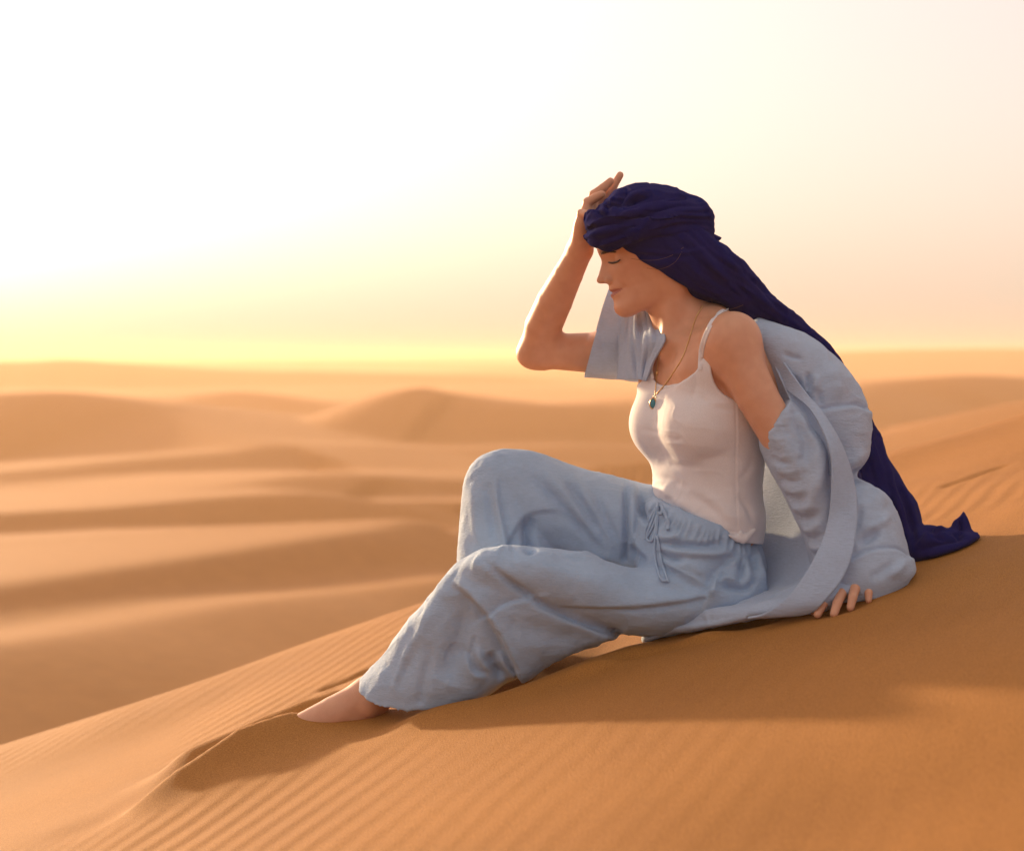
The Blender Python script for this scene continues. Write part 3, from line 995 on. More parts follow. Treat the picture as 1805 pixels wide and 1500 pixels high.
# soft gathers over the whole cloth, then the folds seen in the photograph
nrm = vert_normals(V, F)
wob = 0.0022 * vnoise(V[:, 0] * 22, V[:, 1] * 22, V[:, 2] * 22) + 0.0010 * vnoise(V[:, 0] * 60, V[:, 1] * 60, V[:, 2] * 60)
V = V + nrm * wob[:, None]
trouser_folds = [
    # far knee and thigh
    ('s', [(876, 840), (881, 885), (889, 925), (896, 955)], 16, .009, (1, 0)),
    ('v', [(862, 850), (866, 900), (880, 955)], 9, .008), ('r', [(838, 850), (838, 910), (845, 965)], 10, .004),
    ('v', [(925, 822), (960, 858), (993, 893), (1030, 938), (1060, 975)], 9, .009), ('r', [(948, 822), (985, 862), (1020, 905), (1060, 958)], 9, .005),
    ('v', [(985, 838), (1012, 868), (1036, 904), (1072, 962)], 7, .007), ('r', [(1005, 838), (1030, 868), (1056, 904)], 8, .004),
    ('v', [(1038, 858), (1060, 895), (1080, 940), (1092, 975)], 7, .006),
    ('s', [(1000, 903), (960, 901), (938, 905), (920, 917), (899, 950)], 30, .005, (1, 0)),
    ('v', [(934, 912), (930, 940), (934, 968)], 9, .016, (1, 0)),
    ('v', [(800, 930), (812, 900)], 8, .003),
    # crotch and front of the hips
    ('v', [(1101, 846), (1104, 890), (1103, 935), (1100, 985)], 5, .012, (1, 0)),
    ('s', [(1121, 850), (1123, 890), (1130, 912), (1142, 930)], 9, .009), ('r', [(1113, 850), (1114, 900), (1120, 950), (1135, 985)], 6, .006),
    ('v', [(1128, 872), (1131, 900), (1141, 925)], 4, .010), ('r', [(1140, 880), (1150, 905)], 6, .006),
    ('v', [(1108, 962), (1122, 978), (1138, 995)], 8, .008),
    # drawn up folds below the waist
    ('r', [(1158, 944), (1178, 949), (1203, 941)], 6, .007), ('v', [(1158, 953), (1195, 961), (1250, 962), (1285, 952)], 6, .010),
    ('r', [(1162, 963), (1200, 973), (1260, 977), (1300, 964)], 7, .009), ('v', [(1158, 970), (1180, 982), (1210, 990)], 5, .009),
    ('s', [(1252, 1039), (1228, 1029), (1203, 1015), (1180, 1000), (1164, 986)], 20, .010), ('r', [(1190, 985), (1230, 1003), (1255, 1020)], 11, .006),
    ('s', [(1252, 1037), (1258, 1020), (1268, 1006), (1284, 993), (1305, 979)], 22, .014, (0, 1)),
    ('v', [(1262, 1030), (1276, 1006), (1292, 994)], 7, .012), ('r', [(1262, 1018), (1285, 1024), (1305, 1026)], 6, .008),
    ('v', [(1258, 1033), (1285, 1034), (1315, 1038), (1330, 1022)], 6, .011), ('r', [(1312, 985), (1318, 1010), (1322, 1030)], 7, .008),
    ('v', [(1308, 985), (1306, 1010), (1300, 1028)], 5, .008), ('v', [(1326, 975), (1330, 1005)], 5, .007),
    # near thigh
    ('s', [(1290, 1045), (1230, 1060), (1160, 1070), (1080, 1075), (1000, 1071), (955, 1060)][::-1], 40, -.006), ('v', [(985, 1071), (1080, 1076), (1160, 1070), (1240, 1056), (1290, 1040)], 4, .006),
    ('v', [(850, 985), (880, 1010), (940, 1055), (1000, 1087), (1090, 1120)], 6, .010, (1, 0)),
    ('r', [(985, 966), (1040, 975), (1100, 992)], 9, .006), ('v', [(975, 975), (1030, 990)], 8, .004), ('v', [(1100, 1010), (1160, 1030), (1230, 1045)], 12, .006),
    ('r', [(900, 975), (1000, 1010), (1100, 1040)], 22, .006), ('v', [(1060, 1010), (1000, 995), (940, 985)], 10, .003),
    # shin, the wide leg folding back from the knee
    ('s', [(905, 1172), (893, 1145), (880, 1118), (862, 1090), (840, 1062), (815, 1040), (795, 1028)], 42, .020, (0, 1)),
    ('s', [(930, 1053), (890, 1063), (856, 1087)], 26, -.0035, (0, 0)), ('v', [(932, 1052), (890, 1063), (856, 1087)], 2.4, .004, (0, 0)),
    ('v', [(800, 1050), (812, 1100), (800, 1150), (780, 1200)], 24, .014), ('r', [(770, 1050), (745, 1110), (715, 1170)], 12, .005),
    ('v', [(838, 1120), (830, 1150), (822, 1160)], 3, .004), ('s', [(822, 1150), (836, 1182), (858, 1192)], 14, .010), ('r', [(840, 1140), (850, 1165), (872, 1185)], 8, .008),
    ('v', [(862, 1150), (868, 1172), (882, 1190)], 7, .012, (1, 0)), ('r', [(880, 1150), (893, 1175), (905, 1188)], 7, .010, (1, 0)),
    ('v', [(742, 1120), (720, 1170), (700, 1215)], 9, .004), ('v', [(762, 1130), (750, 1190), (740, 1235)], 8, .004, (1, 0)), ('r', [(725, 1130), (705, 1180), (690, 1220)], 6, .003),
    ('v', [(900, 1090), (960, 1115), (1050, 1130)], 20, .006), ('v', [(765, 1030), (745, 1065)], 5, .004), ('v', [(750, 1062), (738, 1085)], 4, .003),
]
V = creases(V, F, 0.0020, 17, 3.0, (1.0, 1.0, 0.75)); V = creases(V, F, 0.0011, 42, 8.0, (0.8, 1.0, 1.2))
V = sculpt(V, F, trouser_folds)
# gathered waistband below the vest hem
q = to_px(V); n = vert_normals(V, F)
wl, wt = pix_line(q, np.array([(1150, 886), (1195, 916), (1250, 938), (1300, 948), (1345, 946)], float))
gat = np.exp(-((wl - 10) / 14) ** 2) * smooth01(0, .3, -n[:, 1])
V = V + n * (gat * (0.0035 * np.sin(wt * 120 + 2 * np.sin(wt * 23)) - 0.002))[:, None]
V = laplace(V, F, 1, 0.35)
trousers = mesh_obj('trousers', V, F, BLUE, person)
trousers_VF = (V, F)

class MeshHit:
    """front-most point of some meshes along the sight line through a photograph pixel"""
    def __init__(self, obs):
        from mathutils.bvhtree import BVHTree
        bpy.context.view_layer.update()
        dg = bpy.context.evaluated_depsgraph_get()
        self.trees = [(BVHTree.FromObject(o, dg), o.matrix_world.copy()) for o in obs]
    def __call__(self, px, py, off=0.0):
        dn = Vector(((px - 902.5) / FPX, 1.0, (HY - py) / FPX)).normalized()
        best = None
        for t, mw in self.trees:
            inv = mw.inverted()
            h = t.ray_cast(inv @ Vector((0, 0, 0)), (inv.to_3x3() @ dn).normalized())
            if h[0] is not None and (best is None or h[3] < best[1]):
                best = (mw @ h[0], h[3])
        if best is None:
            return P(px, py, 0)
        return np.array(best[0] - dn * off)

# ------------------------------------------------------------------ white vest: follows the body, spans the hollows
WHITE = linen('white_jersey', (0.74, 0.70, 0.72), trans=0.0, crinkle=0.10, rough=0.75, axis=(500, 500, 500))
vest_f = Field()
def sd_trunk_loose(p):
    return sd_trunk(p)
vest_f.add(sd_trunk, P(1245, 830), 0.36, 0.01)
for s in (1, -1):
    vest_f.ell(T(1243, 741, 0.044, s * 0.068), (0.056, 0.060, 0.062), np.array([TF, TL, TU]), 0.045)
    vest_f.ell(T(1243, 753, 0.056, s * 0.068), (0.045, 0.050, 0.046), np.array([TF, TL, TU]), 0.024)
    vest_f.cone(T(1236, 650, 0.045, s * 0.075), T(1232, 640, 0.02, s * 0.125), 0.042, 0.036, 0.03)
    vest_f.cone(T(1260, 690, -0.03, s * 0.10), T(1250, 660, -0.01, s * 0.13), 0.045, 0.034, 0.03)
vest_f.cone(T(1243, 750, 0.060, 0.05), T(1243, 750, 0.060, -0.05), 0.033, 0.033, 0.05)
poly = np.array([(1229, 622), (1222, 642), (1208, 660), (1190, 673), (1172, 679), (1160, 677), (1153, 670), (1150, 662), (1147, 654), (1142, 656), (1136, 668), (1112, 700), (1085, 760), (1100, 840), (1140, 876), (1158, 892),
                 (1195, 917), (1245, 937), (1300, 946), (1365, 940), (1385, 760), (1345, 716), (1310, 706), (1284, 703), (1264, 694), (1251, 682), (1243, 664), (1239, 643), (1238, 622)], float)
poly = catmull(poly, 81, closed=True)
def poly_sd(q):
    d = np.full(len(q), 1e18); s = np.ones(len(q))
    n = len(poly); j = n - 1
    for i in range(n):
        e = poly[j] - poly[i]; w = q - poly[i]
        t = np.clip((w @ e) / (e @ e), 0, 1)
        b = w - e * t[:, None]
        d = np.minimum(d, (b * b).sum(1))
        c1 = q[:, 1] >= poly[i, 1]; c2 = q[:, 1] < poly[j, 1]; c3 = e[0] * w[:, 1] > e[1] * w[:, 0]
        flip = (c1 & c2 & c3) | (~c1 & ~c2 & ~c3)
        s = np.where(flip, -s, s); j = i
    return s * np.sqrt(d)
_gx = np.arange(1040, 1441); _gy = np.arange(560, 1001)
_tab = poly_sd(np.stack(np.meshgrid(_gx, _gy, indexing='ij'), -1).reshape(-1, 2).astype(float)).reshape(len(_gx), len(_gy))
def poly_look(q):
    x = np.clip(q[:, 0] - 1040, 0, 399.99); y = np.clip(q[:, 1] - 560, 0, 439.99)
    i = x.astype(int); j = y.astype(int); u = x - i; v = y - j
    return (_tab[i, j] * (1 - u) + _tab[i + 1, j] * u) * (1 - v) + (_tab[i, j + 1] * (1 - u) + _tab[i + 1, j + 1] * u) * v
def vest_sd(p):
    z = p[:, 2]
    v = HY - z * PXM
    d = vest_f(p) - 0.0035 - 0.007 * smooth01(860, 930, v) - 0.003 * smooth01(790, 830, v) * (1 - smooth01(850, 900, v))
    q = np.stack([902.5 + p[:, 0] * PXM, HY - p[:, 2] * PXM], 1)
    near = np.abs(d) < 0.036
    out = d.copy()
    if near.any():
        out[near] = smax(d[near], poly_look(q[near]) / PXM, 0.002)
    return out
V, F = surface_nets(vest_sd, (0.17, 3.48, -0.36), (0.52, 3.92, 0.03), 0.0024)
V = laplace(V, F, 2, 0.5)
vest_folds = [
    ('v', [(1172, 768), (1190, 775), (1205, 772)], 4, .0012), ('v', [(1125, 752), (1150, 762), (1165, 760)], 5, .0010), ('r', [(1150, 690), (1152, 730), (1150, 765)], 9, -.003),
    ('v', [(1296, 700), (1298, 760), (1297, 840), (1300, 930)], 1.8, .0007, (0, 0)), ('r', [(1299, 700), (1301, 760), (1300, 840), (1303, 930)], 2.0, .0004, (0, 0)),
    ('v', [(1160, 812), (1195, 822), (1240, 822)], 7, .0022), ('v', [(1155, 838), (1180, 845), (1215, 862)], 7, .0025), ('r', [(1155, 858), (1185, 872), (1230, 905)], 8, .0030),
    ('v', [(1160, 876), (1190, 895), (1230, 918)], 6, .0025), ('v', [(1215, 868), (1250, 895), (1285, 925)], 8, .0030), ('r', [(1235, 862), (1270, 890), (1300, 925)], 8, .0022),
    ('v', [(1300, 870), (1318, 895), (1328, 925)], 6, .0028), ('v', [(1290, 795), (1250, 808), (1215, 810)], 8, .0016), ('v', [(1305, 720), (1325, 724)], 3, .0012), ('v', [(1258, 718), (1296, 725)], 5, .0012),
    ('v', [(1225, 640), (1226, 680), (1216, 712)], 5, .0014), ('v', [(1234, 700), (1250, 712)], 4, .001), ('v', [(1330, 800), (1318, 830), (1300, 850)], 7, .002),
    ('v', [(1178, 683), (1170, 700), (1160, 712)], 4, .0012), ('r', [(1170, 855), (1176, 868), (1178, 880)], 7, .003), ('v', [(1185, 850), (1190, 870), (1200, 885)], 6, .003),
    ('v', [(1227, 628), (1220, 648), (1206, 666), (1188, 680), (1172, 686), (1158, 684)], 1.6, .0012, (0, 0)), ('v', [(1300, 938), (1250, 930), (1200, 910), (1165, 888)], 1.6, .0010, (0, 0)),
]
V = creases(V, F, 0.0011, 26, 4.0, (0.8, 0.8, 1.6))
V = sculpt(V, F, vest_folds, front=(-0.6, 0.2))
vest = mesh_obj('vest', V, F, WHITE, person)
vest_VF = (V, F)
body_VF = (bV, bF)
hit_skin = MeshHit([body_o, vest])
def on_skin(pts, n, off):
    pts = catmull(np.asarray(pts, float), n)
    return np.array([hit_skin(a, b, off) for a, b in pts])
def ribbon(pts3, width, thick, across=None):
    """flat strap along points, lying on the surface seen from the camera"""
    p = np.asarray(pts3, float); tg = np.gradient(p, axis=0); tg /= np.linalg.norm(tg, axis=1, keepdims=True)
    nrm = np.tile(np.array([-0.3, -0.95, 0.1]), (len(p), 1)); nrm -= tg * (nrm * tg).sum(1, keepdims=True); nrm /= np.linalg.norm(nrm, axis=1, keepdims=True)
    sd = np.cross(tg, nrm)
    th = np.linspace(0, 2 * pi, 10, endpoint=False)
    V = (p[:, None] + (width / 2) * np.cos(th)[None, :, None] * sd[:, None] + (thick / 2) * np.sin(th)[None, :, None] * nrm[:, None]).reshape(-1, 3)
    F = []
    for i in range(len(p) - 1):
        for j in range(10):
            F.append((i * 10 + j, i * 10 + (j + 1) % 10, (i + 1) * 10 + (j + 1) % 10, (i + 1) * 10 + j))
    return V, F
for pts, w in (([(1234, 652), (1235, 630), (1237, 612), (1244, 590), (1256, 566), (1270, 551), (1283, 546)], .0085), ([(1238, 630), (1241, 612), (1246, 594), (1254, 574)], .004), ([(1150, 668), (1148, 652), (1151, 636), (1157, 620), (1164, 606)], .007)):
    Vr, Fr = ribbon(on_skin(pts, 30, 0.0018), w, .003)
    mesh_obj('strap', Vr, Fr, WHITE, vest)
# knotted corner of the hem
kn = Field()
kc = lambda x, y, d=0: hit_trs(x, y, 0.004) + np.array([0, d, 0])
hit_trs = MeshHit([trousers, vest])
kn.chain([kc(1286, 944), kc(1300, 949), kc(1314, 947), kc(1330, 934)], [.003, .0065, .0075, .004], .008)
kn.cone(kc(1306, 940), kc(1309, 953), .005, .006, .004)
c0 = kc(1303, 942)
Vk, Fk = surface_nets(kn, c0 - .07, c0 + .07, .002)
Vk = Vk + vert_normals(Vk, Fk) * (0.0012 * vnoise(Vk[:, 0] * 90, Vk[:, 1] * 90, Vk[:, 2] * 90))[:, None]
mesh_obj('hem_knot', Vk, Fk, WHITE, vest)

# ------------------------------------------------------------------ necklace, nose ring, brow, lashes, drawstring
def metal(name, col, rough=0.3):
    m, nt, b = new_mat(name)
    b.inputs['Base Color'].default_value = (*col, 1); b.inputs['Metallic'].default_value = 1.0; b.inputs['Roughness'].default_value = rough
    tc = N(nt, 'ShaderNodeTexCoord'); n = N(nt, 'ShaderNodeTexNoise', i_Scale=300.0)
    nt.links.new(tc.outputs['Object'], n.inputs['Vector'])
    bp = N(nt, 'ShaderNodeBump', i_Strength=0.15, i_Distance=0.0005); nt.links.new(n.outputs['Fac'], bp.inputs['Height']); nt.links.new(bp.outputs['Normal'], b.inputs['Normal'])
    return m
GOLD = metal('gold', (0.72, 0.46, 0.22))
def plain(name, col, rough=0.6, scale=400.0, spread=0.25):
    m, nt, b = new_mat(name)
    tc = N(nt, 'ShaderNodeTexCoord'); n = N(nt, 'ShaderNodeTexNoise', i_Scale=scale)
    nt.links.new(tc.outputs['Object'], n.inputs['Vector'])
    r = N(nt, 'ShaderNodeValToRGB'); c = np.array(col)
    r.color_ramp.elements[0].color = (*(c * (1 - spread)), 1); r.color_ramp.elements[1].color = (*(c * (1 + spread)), 1)
    nt.links.new(n.outputs['Fac'], r.inputs['Fac']); nt.links.new(r.outputs['Color'], b.inputs['Base Color'])
    b.inputs['Roughness'].default_value = rough
    return m
HAIR = plain('dark_hair', (0.035, 0.018, 0.012), 0.5)
GEM = plain('teal_stone', (0.05, 0.22, 0.28), 0.12, 60.0, 0.4)
def beads(pts3, r, squash=1.0):
    """chain of small links as one mesh"""
    base = []
    for a in range(5):
        for b in range(6):
            t, p = pi * a / 4, 2 * pi * b / 6
            base.append((sin(t) * cos(p), sin(t) * sin(p), cos(t)))
    base = np.array(base); Fb = []
    for a in range(4):
        for b in range(6):
            Fb.append((a * 6 + b, a * 6 + (b + 1) % 6, (a + 1) * 6 + (b + 1) % 6, (a + 1) * 6 + b))
    return join([(p + base * r * np.array([1, 1, 1.25]), Fb) for p in pts3])
necklace = empty('necklace', tuple(P(1158, 690, -.08)))
necklace.parent = person; necklace.matrix_parent_inverse = person.matrix_world.inverted()
ch = on_skin([(1238, 540), (1226, 562), (1214, 600), (1203, 630), (1188, 655), (1172, 678), (1158, 694)], 120, .0012)
Vc, Fc = beads(ch, .0013); mesh_obj('chain', Vc, Fc, GOLD, necklace)
ch = on_skin([(1170, 600), (1162, 625), (1158, 655), (1156, 680), (1155, 695)], 60, .0012)
Vc, Fc = beads(ch, .0011); mesh_obj('chain', Vc, Fc, GOLD, necklace)
Vc, Fc = beads(on_skin([(1158, 656), (1158, 657), (1158, 658)], 2, .002), .0032); mesh_obj('charm', Vc, Fc, GOLD, necklace)
# pendant: stone drop in a gold bezel
pc = hit_skin(1151, 711, .004)
def drop(r, h, ns=16, nl=12):
    V = []; F = []
    for i in range(nl + 1):
        t = pi * i / nl
        w = sin(t) * (1 - 0.25 * cos(t))
        for j in range(ns):
            V.append((r * w * cos(2 * pi * j / ns), r * 0.55 * w * sin(2 * pi * j / ns), h * cos(t)))
    for i in range(nl):
        for j in range(ns):
            F.append((i * ns + j, i * ns + (j + 1) % ns, (i + 1) * ns + (j + 1) % ns, (i + 1) * ns + j))
    return np.array(V), F
Vd, Fd = drop(.0056, .0095); mesh_obj('pendant', Vd + pc, Fd, GEM, necklace)
th = np.linspace(0, 2 * pi, 28, endpoint=False)
Vd, Fd = tube(np.stack([.0058 * np.sin(th) * (1 + .2 * np.cos(th + pi)), -0.001 + 0 * th, .0100 * np.cos(th)], 1) + pc, .0011, 6, True); mesh_obj('bezel', Vd, Fd, GOLD, necklace)
Vd, Fd = tube(np.stack([.0022 * np.sin(th), 0 * th, .0028 * np.cos(th)], 1) + pc + np.array([.003, 0, .0125]), .0007, 6, True); mesh_obj('bail', Vd, Fd, GOLD, necklace)
# nose ring
nc = hit_skin(1069.5, 491, .0004)
Vd, Fd = tube(np.stack([  .0019 * np.cos(th), .0012 * np.cos(th) - .0005, .0028 * np.sin(th)], 1) + nc, .00038, 6, True); mesh_obj('nose_ring', Vd, Fd, GOLD, person)
# lashes and brow
lp = on_skin([(1072.5, 462.2), (1077, 463.6), (1083, 463.2), (1089, 461.0), (1093.5, 457.6)], 26, .0006)
Vd, Fd = tube(lp, np.interp(np.linspace(0, 1, 26), [0, .2, .7, 1], [.0006, .0018, .0021, .0007]), 8)
lash = [(Vd, Fd)]
rs = random.Random(3)
for i in range(1, 26):
    a = lp[i]; L = .0050 * (0.6 + 0.6 * i / 26)
    t = i / 26
    dirn = np.array([-0.75 + 0.7 * t + rs.uniform(-.1, .1), -0.45, -0.62 + rs.uniform(-.1, .1)])
    m_ = a + dirn * L * .5; e_ = a + dirn * L + np.array([0, 0, .0010])
    lash.append(tube([a, m_, e_], [.00045, .00036, .00015], 4))
Vd, Fd = join(lash); mesh_obj('eyelashes', Vd, Fd, HAIR, person)
bw = []
for i in range(230):
    t = rs.random()
    x = 1059 + 25 * t; y = 447.0 - 4.2 * sin(min(t * 1.3, 1) * 1.5) + 1.5 * t + rs.uniform(-2.4, 2.4) * (1 - .6 * t)
    a = hit_skin(x, y, .0002)
    dx = rs.uniform(2.0, 3.4); dyy = rs.uniform(-1.6, -.2) + 1.4 * t
    b_ = hit_skin(x + dx, y + dyy, .0009)
    bw.append(tube([a, (a + b_) / 2 + np.array([0, -.0003, 0]), b_], [.00042, .00038, .0002], 4))
Vd, Fd = join(bw); mesh_obj('eyebrow', Vd, Fd, HAIR, person)
# drawstring hanging from the waistband
def cord(pts, r=.0024, off=.0030, n=40):
    p = catmull(np.asarray(pts, float), n)
    return tube(np.array([hit_trs(a, b, off) for a, b in p]), r, 8)
cords = [cord([(1160, 886), (1158, 905), (1152, 925), (1142, 945), (1137, 948), (1138, 935), (1146, 915), (1156, 893)]),
         cord([(1159, 890), (1157, 915), (1154, 940), (1150, 952), (1143, 953), (1140, 944), (1148, 922), (1157, 897)], off=.005),
         cord([(1160, 888), (1158, 925), (1154, 960), (1155, 985), (1160, 1008), (1164, 1020)]),
         cord([(1158, 945), (1162, 965), (1166, 990), (1172, 1008), (1178, 1026)], off=.0045),
         cord([(1164, 1020), (1170, 1024), (1176, 1022)], off=.004, n=10),
         cord([(1166, 892), (1172, 905), (1178, 920), (1177, 934)], r=.0034), cord([(1164, 890), (1168, 898), (1164, 906), (1159, 900)], r=.003, n=16)]
for Vd, Fd in cords:
    mesh_obj('drawstring', Vd, Fd, BLUE, trousers)

# ------------------------------------------------------------------ open robe sliding off the near shoulder
ROBE = linen('pale_blue_crepe', (0.50, 0.60, 0.78), trans=0.22, crinkle=0.55, axis=(95, 95, 340))
back = [S((1296, 590), (1335, 557), .00, .07), S((1308, 608), (1408, 584), .00, .115, e=2.4), S((1330, 655), (1477, 638), .00, .135, e=2.6), S((1352, 705), (1514, 694), -.01, .14, e=2.6),
        S((1375, 745), (1526, 745), -.02, .14, e=2.8), S((1395, 785), (1527, 795), -.03, .13, e=2.6), S((1410, 825), (1512, 834), -.045, .12), S((1415, 852), (1524, 848), -.055, .125), S((1418, 880), (1560, 874), -.075, .14, e=2.4),
        S((1420, 925), (1582, 925), -.10, .15, e=2.5), S((1424, 965), (1596, 968), -.125, .15, e=2.6), S((1430, 1000), (1603, 996), -.145, .145, e=2.8, t=(0, 6)), S((1440, 1035), (1590, 1010), -.155, .13, e=2.8, t=(-6, 22))]
crumple = [S((1338, 770), (1392, 700), -.155, .052), S((1341, 790), (1408, 722), -.158, .058), S((1355, 825), (1442, 775), -.165, .066), S((1378, 868), (1468, 838), -.175, .068), S((1402, 915), (1482, 895), -.185, .064),
           S((1422, 962), (1484, 950), -.195, .055), S((1438, 1000), (1478, 1000), -.205, .04)]
skirt = [S((1131, 1124), (1131, 1134), -.10, .02), S((1150, 1103), (1155, 1126), -.11, .035), S((1185, 1090), (1190, 1114), -.12, .045), S((1240, 1072), (1255, 1104), -.14, .06), S((1310, 1056), (1318, 1090), -.17, .075),
         S((1380, 1038), (1380, 1083), -.20, .085), S((1440, 1018), (1440, 1080), -.22, .085), S((1500, 1010), (1500, 1045), -.22, .07)]
V, F = join([loft(q) for q in (back, crumple)])
V, F = voxel_union(V, F, 0.0034, smooth=6)
nrm = vert_normals(V, F)
V = V + nrm * (0.0022 * vnoise(V[:, 0] * 18, V[:, 1] * 18, V[:, 2] * 18) + 0.0010 * vnoise(V[:, 0] * 45, V[:, 1] * 45, V[:, 2] * 70))[:, None]
rs2 = random.Random(11)
robe_folds = [
    # shoulder and drop-shoulder seam
    ('v', [(1378, 622), (1396, 628), (1416, 634)], 4, .006), ('v', [(1424, 655), (1426, 672), (1424, 690)], 5, .010), ('r', [(1438, 660), (1438, 690)], 8, .006), ('v', [(1444, 690), (1448, 716)], 5, .005),
    ('s', [(1447, 722), (1480, 716), (1508, 714), (1528, 722)], 40, .0045, (0, 0)), ('v', [(1447, 721), (1480, 715), (1508, 713), (1528, 720)], 3.2, .006, (0, 0)),
    ('v', [(1395, 660), (1410, 690), (1430, 715)], 9, .008), ('r', [(1460, 640), (1475, 670), (1480, 705)], 16, .006),
    # elbow pinch and lower sleeve
    ('v', [(1528, 832), (1505, 842), (1495, 850)], 9, .016, (0, 1)), ('r', [(1510, 860), (1540, 868), (1565, 890)], 10, .006), ('r', [(1525, 790), (1505, 815), (1490, 825)], 10, .006),
    ('v', [(1555, 925), (1535, 945), (1510, 955)], 9, .010), ('r', [(1570, 905), (1550, 925), (1520, 935)], 8, .006), ('v', [(1520, 890), (1512, 915), (1508, 940)], 6, .005),
    ('s', [(1502, 983), (1525, 972), (1555, 966), (1585, 968), (1602, 980)], 40, .0045, (0, 0)), ('v', [(1502, 982), (1525, 971), (1555, 965), (1585, 967), (1602, 979)], 3.2, .006, (0, 0)),
    ('r', [(1590, 985), (1585, 1003), (1560, 1015)], 8, .006), ('v', [(1575, 990), (1560, 1005), (1530, 1020)], 8, .005),
    # crumpled part round the elbow
    ('r', [(1352, 745), (1362, 770), (1390, 800)], 10, .0030), ('v', [(1372, 735), (1392, 765), (1412, 790)], 7, .0035), ('s', [(1400, 720), (1418, 760), (1432, 790), (1428, 825)], 16, -.010),
    ('v', [(1352, 800), (1375, 815), (1400, 818)], 6, .0035), ('r', [(1360, 815), (1385, 832), (1412, 828)], 6, .0035), ('v', [(1370, 838), (1390, 850), (1415, 846)], 6, .0040), ('r', [(1375, 852), (1398, 866), (1425, 858)], 6, .0040),
    ('v', [(1383, 870), (1405, 882), (1432, 872)], 6, .0045), ('r', [(1390, 886), (1412, 900), (1440, 890)], 6, .0040), ('v', [(1398, 905), (1418, 916), (1445, 905)], 6, .0045), ('r', [(1408, 922), (1425, 934), (1450, 922)], 6, .0045),
    ('v', [(1415, 940), (1432, 950), (1455, 940)], 6, .0045), ('r', [(1425, 955), (1440, 966), (1455, 960)], 6, .0040), ('v', [(1430, 972), (1445, 982), (1458, 975)], 5, .0040),
    ('r', [(1432, 760), (1445, 800), (1440, 850), (1425, 900)], 12, .010), ('v', [(1412, 775), (1420, 800), (1405, 815)], 7, .0045),
]
for i in range(36):
    y = 745 + i * 6.4
    x0 = np.interp(y, [745, 800, 870, 960], [1352, 1352, 1385, 1424]); x1 = x0 + rs2.uniform(28, 60)
    robe_folds.append((rs2.choice('vr'), [(x0, y), ((x0 + x1) / 2, y + rs2.uniform(1, 7)), (x1, y + rs2.uniform(-6, 3))], rs2.uniform(1.8, 3.2), rs2.uniform(.0007, .0016)))
V = creases(V, F, 0.0026, 15, 1.0, (1.0, 1.0, 0.8)); V = creases(V, F, 0.0018, 38, 6.0, (0.8, 1.0, 1.3))
V = sculpt(V, F, robe_folds)
V = laplace(V, F, 1, 0.35)
robe = mesh_obj('robe', V, F, ROBE, person)

# skirt of the robe spread on the sand
V, F = join([loft(skirt, nl=80)])
V, F = voxel_union(V, F, 0.0036, smooth=3)
skirt_folds = [('s', [(1440, 1030), (1380, 1050), (1310, 1062), (1255, 1076), (1190, 1096)], 14, -.006, (1, 1)), ('v', [(1420, 1006), (1370, 1032), (1310, 1052), (1240, 1072)], 5, .007),
               ('s', [(1150, 1118), (1190, 1104), (1255, 1096), (1320, 1084)], 10, .006), ('r', [(1160, 1100), (1220, 1084), (1300, 1066)], 7, .006), ('v', [(1140, 1122), (1156, 1112), (1175, 1108)], 5, .007)]
V = creases(V, F, 0.0025, 24, 2.0)
V = sculpt(V, F, skirt_folds)
nrm = vert_normals(V, F)
V = V + nrm * (0.002 * vnoise(V[:, 0] * 25, V[:, 1] * 25, V[:, 2] * 25))[:, None]
skirt_o = mesh_obj('robe_skirt', V, F, ROBE, robe)

# lapel band: a folded strip running from the shoulder round to the sand
Lf = [P(1338, 570, -.04), P(1352, 605, -.075), P(1378, 676, -.125), P(1428, 722, -.195), P(1461, 787, -.245), P(1466, 845, -.256), P(1458, 925, -.268), P(1431, 992, -.290), P(1389, 1052, -.300), P(1345, 1082, -.285), P(1318, 1089, -.26)]
Rt = [P(1352, 585, -.065), P(1375, 628, -.115), P(1416, 686, -.165), P(1449, 726, -.200), P(1484, 787, -.215), P(1506, 857, -.225), P(1510, 927, -.268), P(1493, 1004, -.305), P(1456, 1056, -.318), P(1425, 1080, -.302), P(1370, 1087, -.275)]
Md = [(np.array(a) + np.array(b)) / 2 + np.array([0.001, -0.003, 0.0]) for a, b in zip(Lf, Rt)]
G = sheet(Lf, Rt, nu=18, nv=120, mids=[Md])
G = G + np.array([0, 1, 0]) * (0.0018 * vnoise(G[..., 0] * 30, G[..., 2] * 30, 2.0))[..., None]
lap = mesh_obj('lapel', G.reshape(-1, 3), grid_faces(18, 120), ROBE, robe)
thicken(lap, 0.004)
# inner fold of the front edge between arm and lapel
Lf2 = [P(1322, 566, -.03), P(1348, 606, -.085), P(1372, 660, -.12), P(1392, 705, -.15), P(1420, 765, -.20), P(1440, 830, -.225)]
Rt2 = [P(1345, 575, -.05), P(1372, 622, -.10), P(1402, 680, -.135), P(1434, 722, -.17), P(1464, 787, -.22), P(1470, 840, -.23)]
Md2 = [(np.array(a) + np.array(b)) / 2 + np.array([0.0, 0.012, 0.0]) for a, b in zip(Lf2, Rt2)]
G = sheet(Lf2, Rt2, nu=14, nv=70, mids=[Md2])
thicken(mesh_obj('lapel_facing', G.reshape(-1, 3), grid_faces(14, 70), ROBE, robe), 0.004)
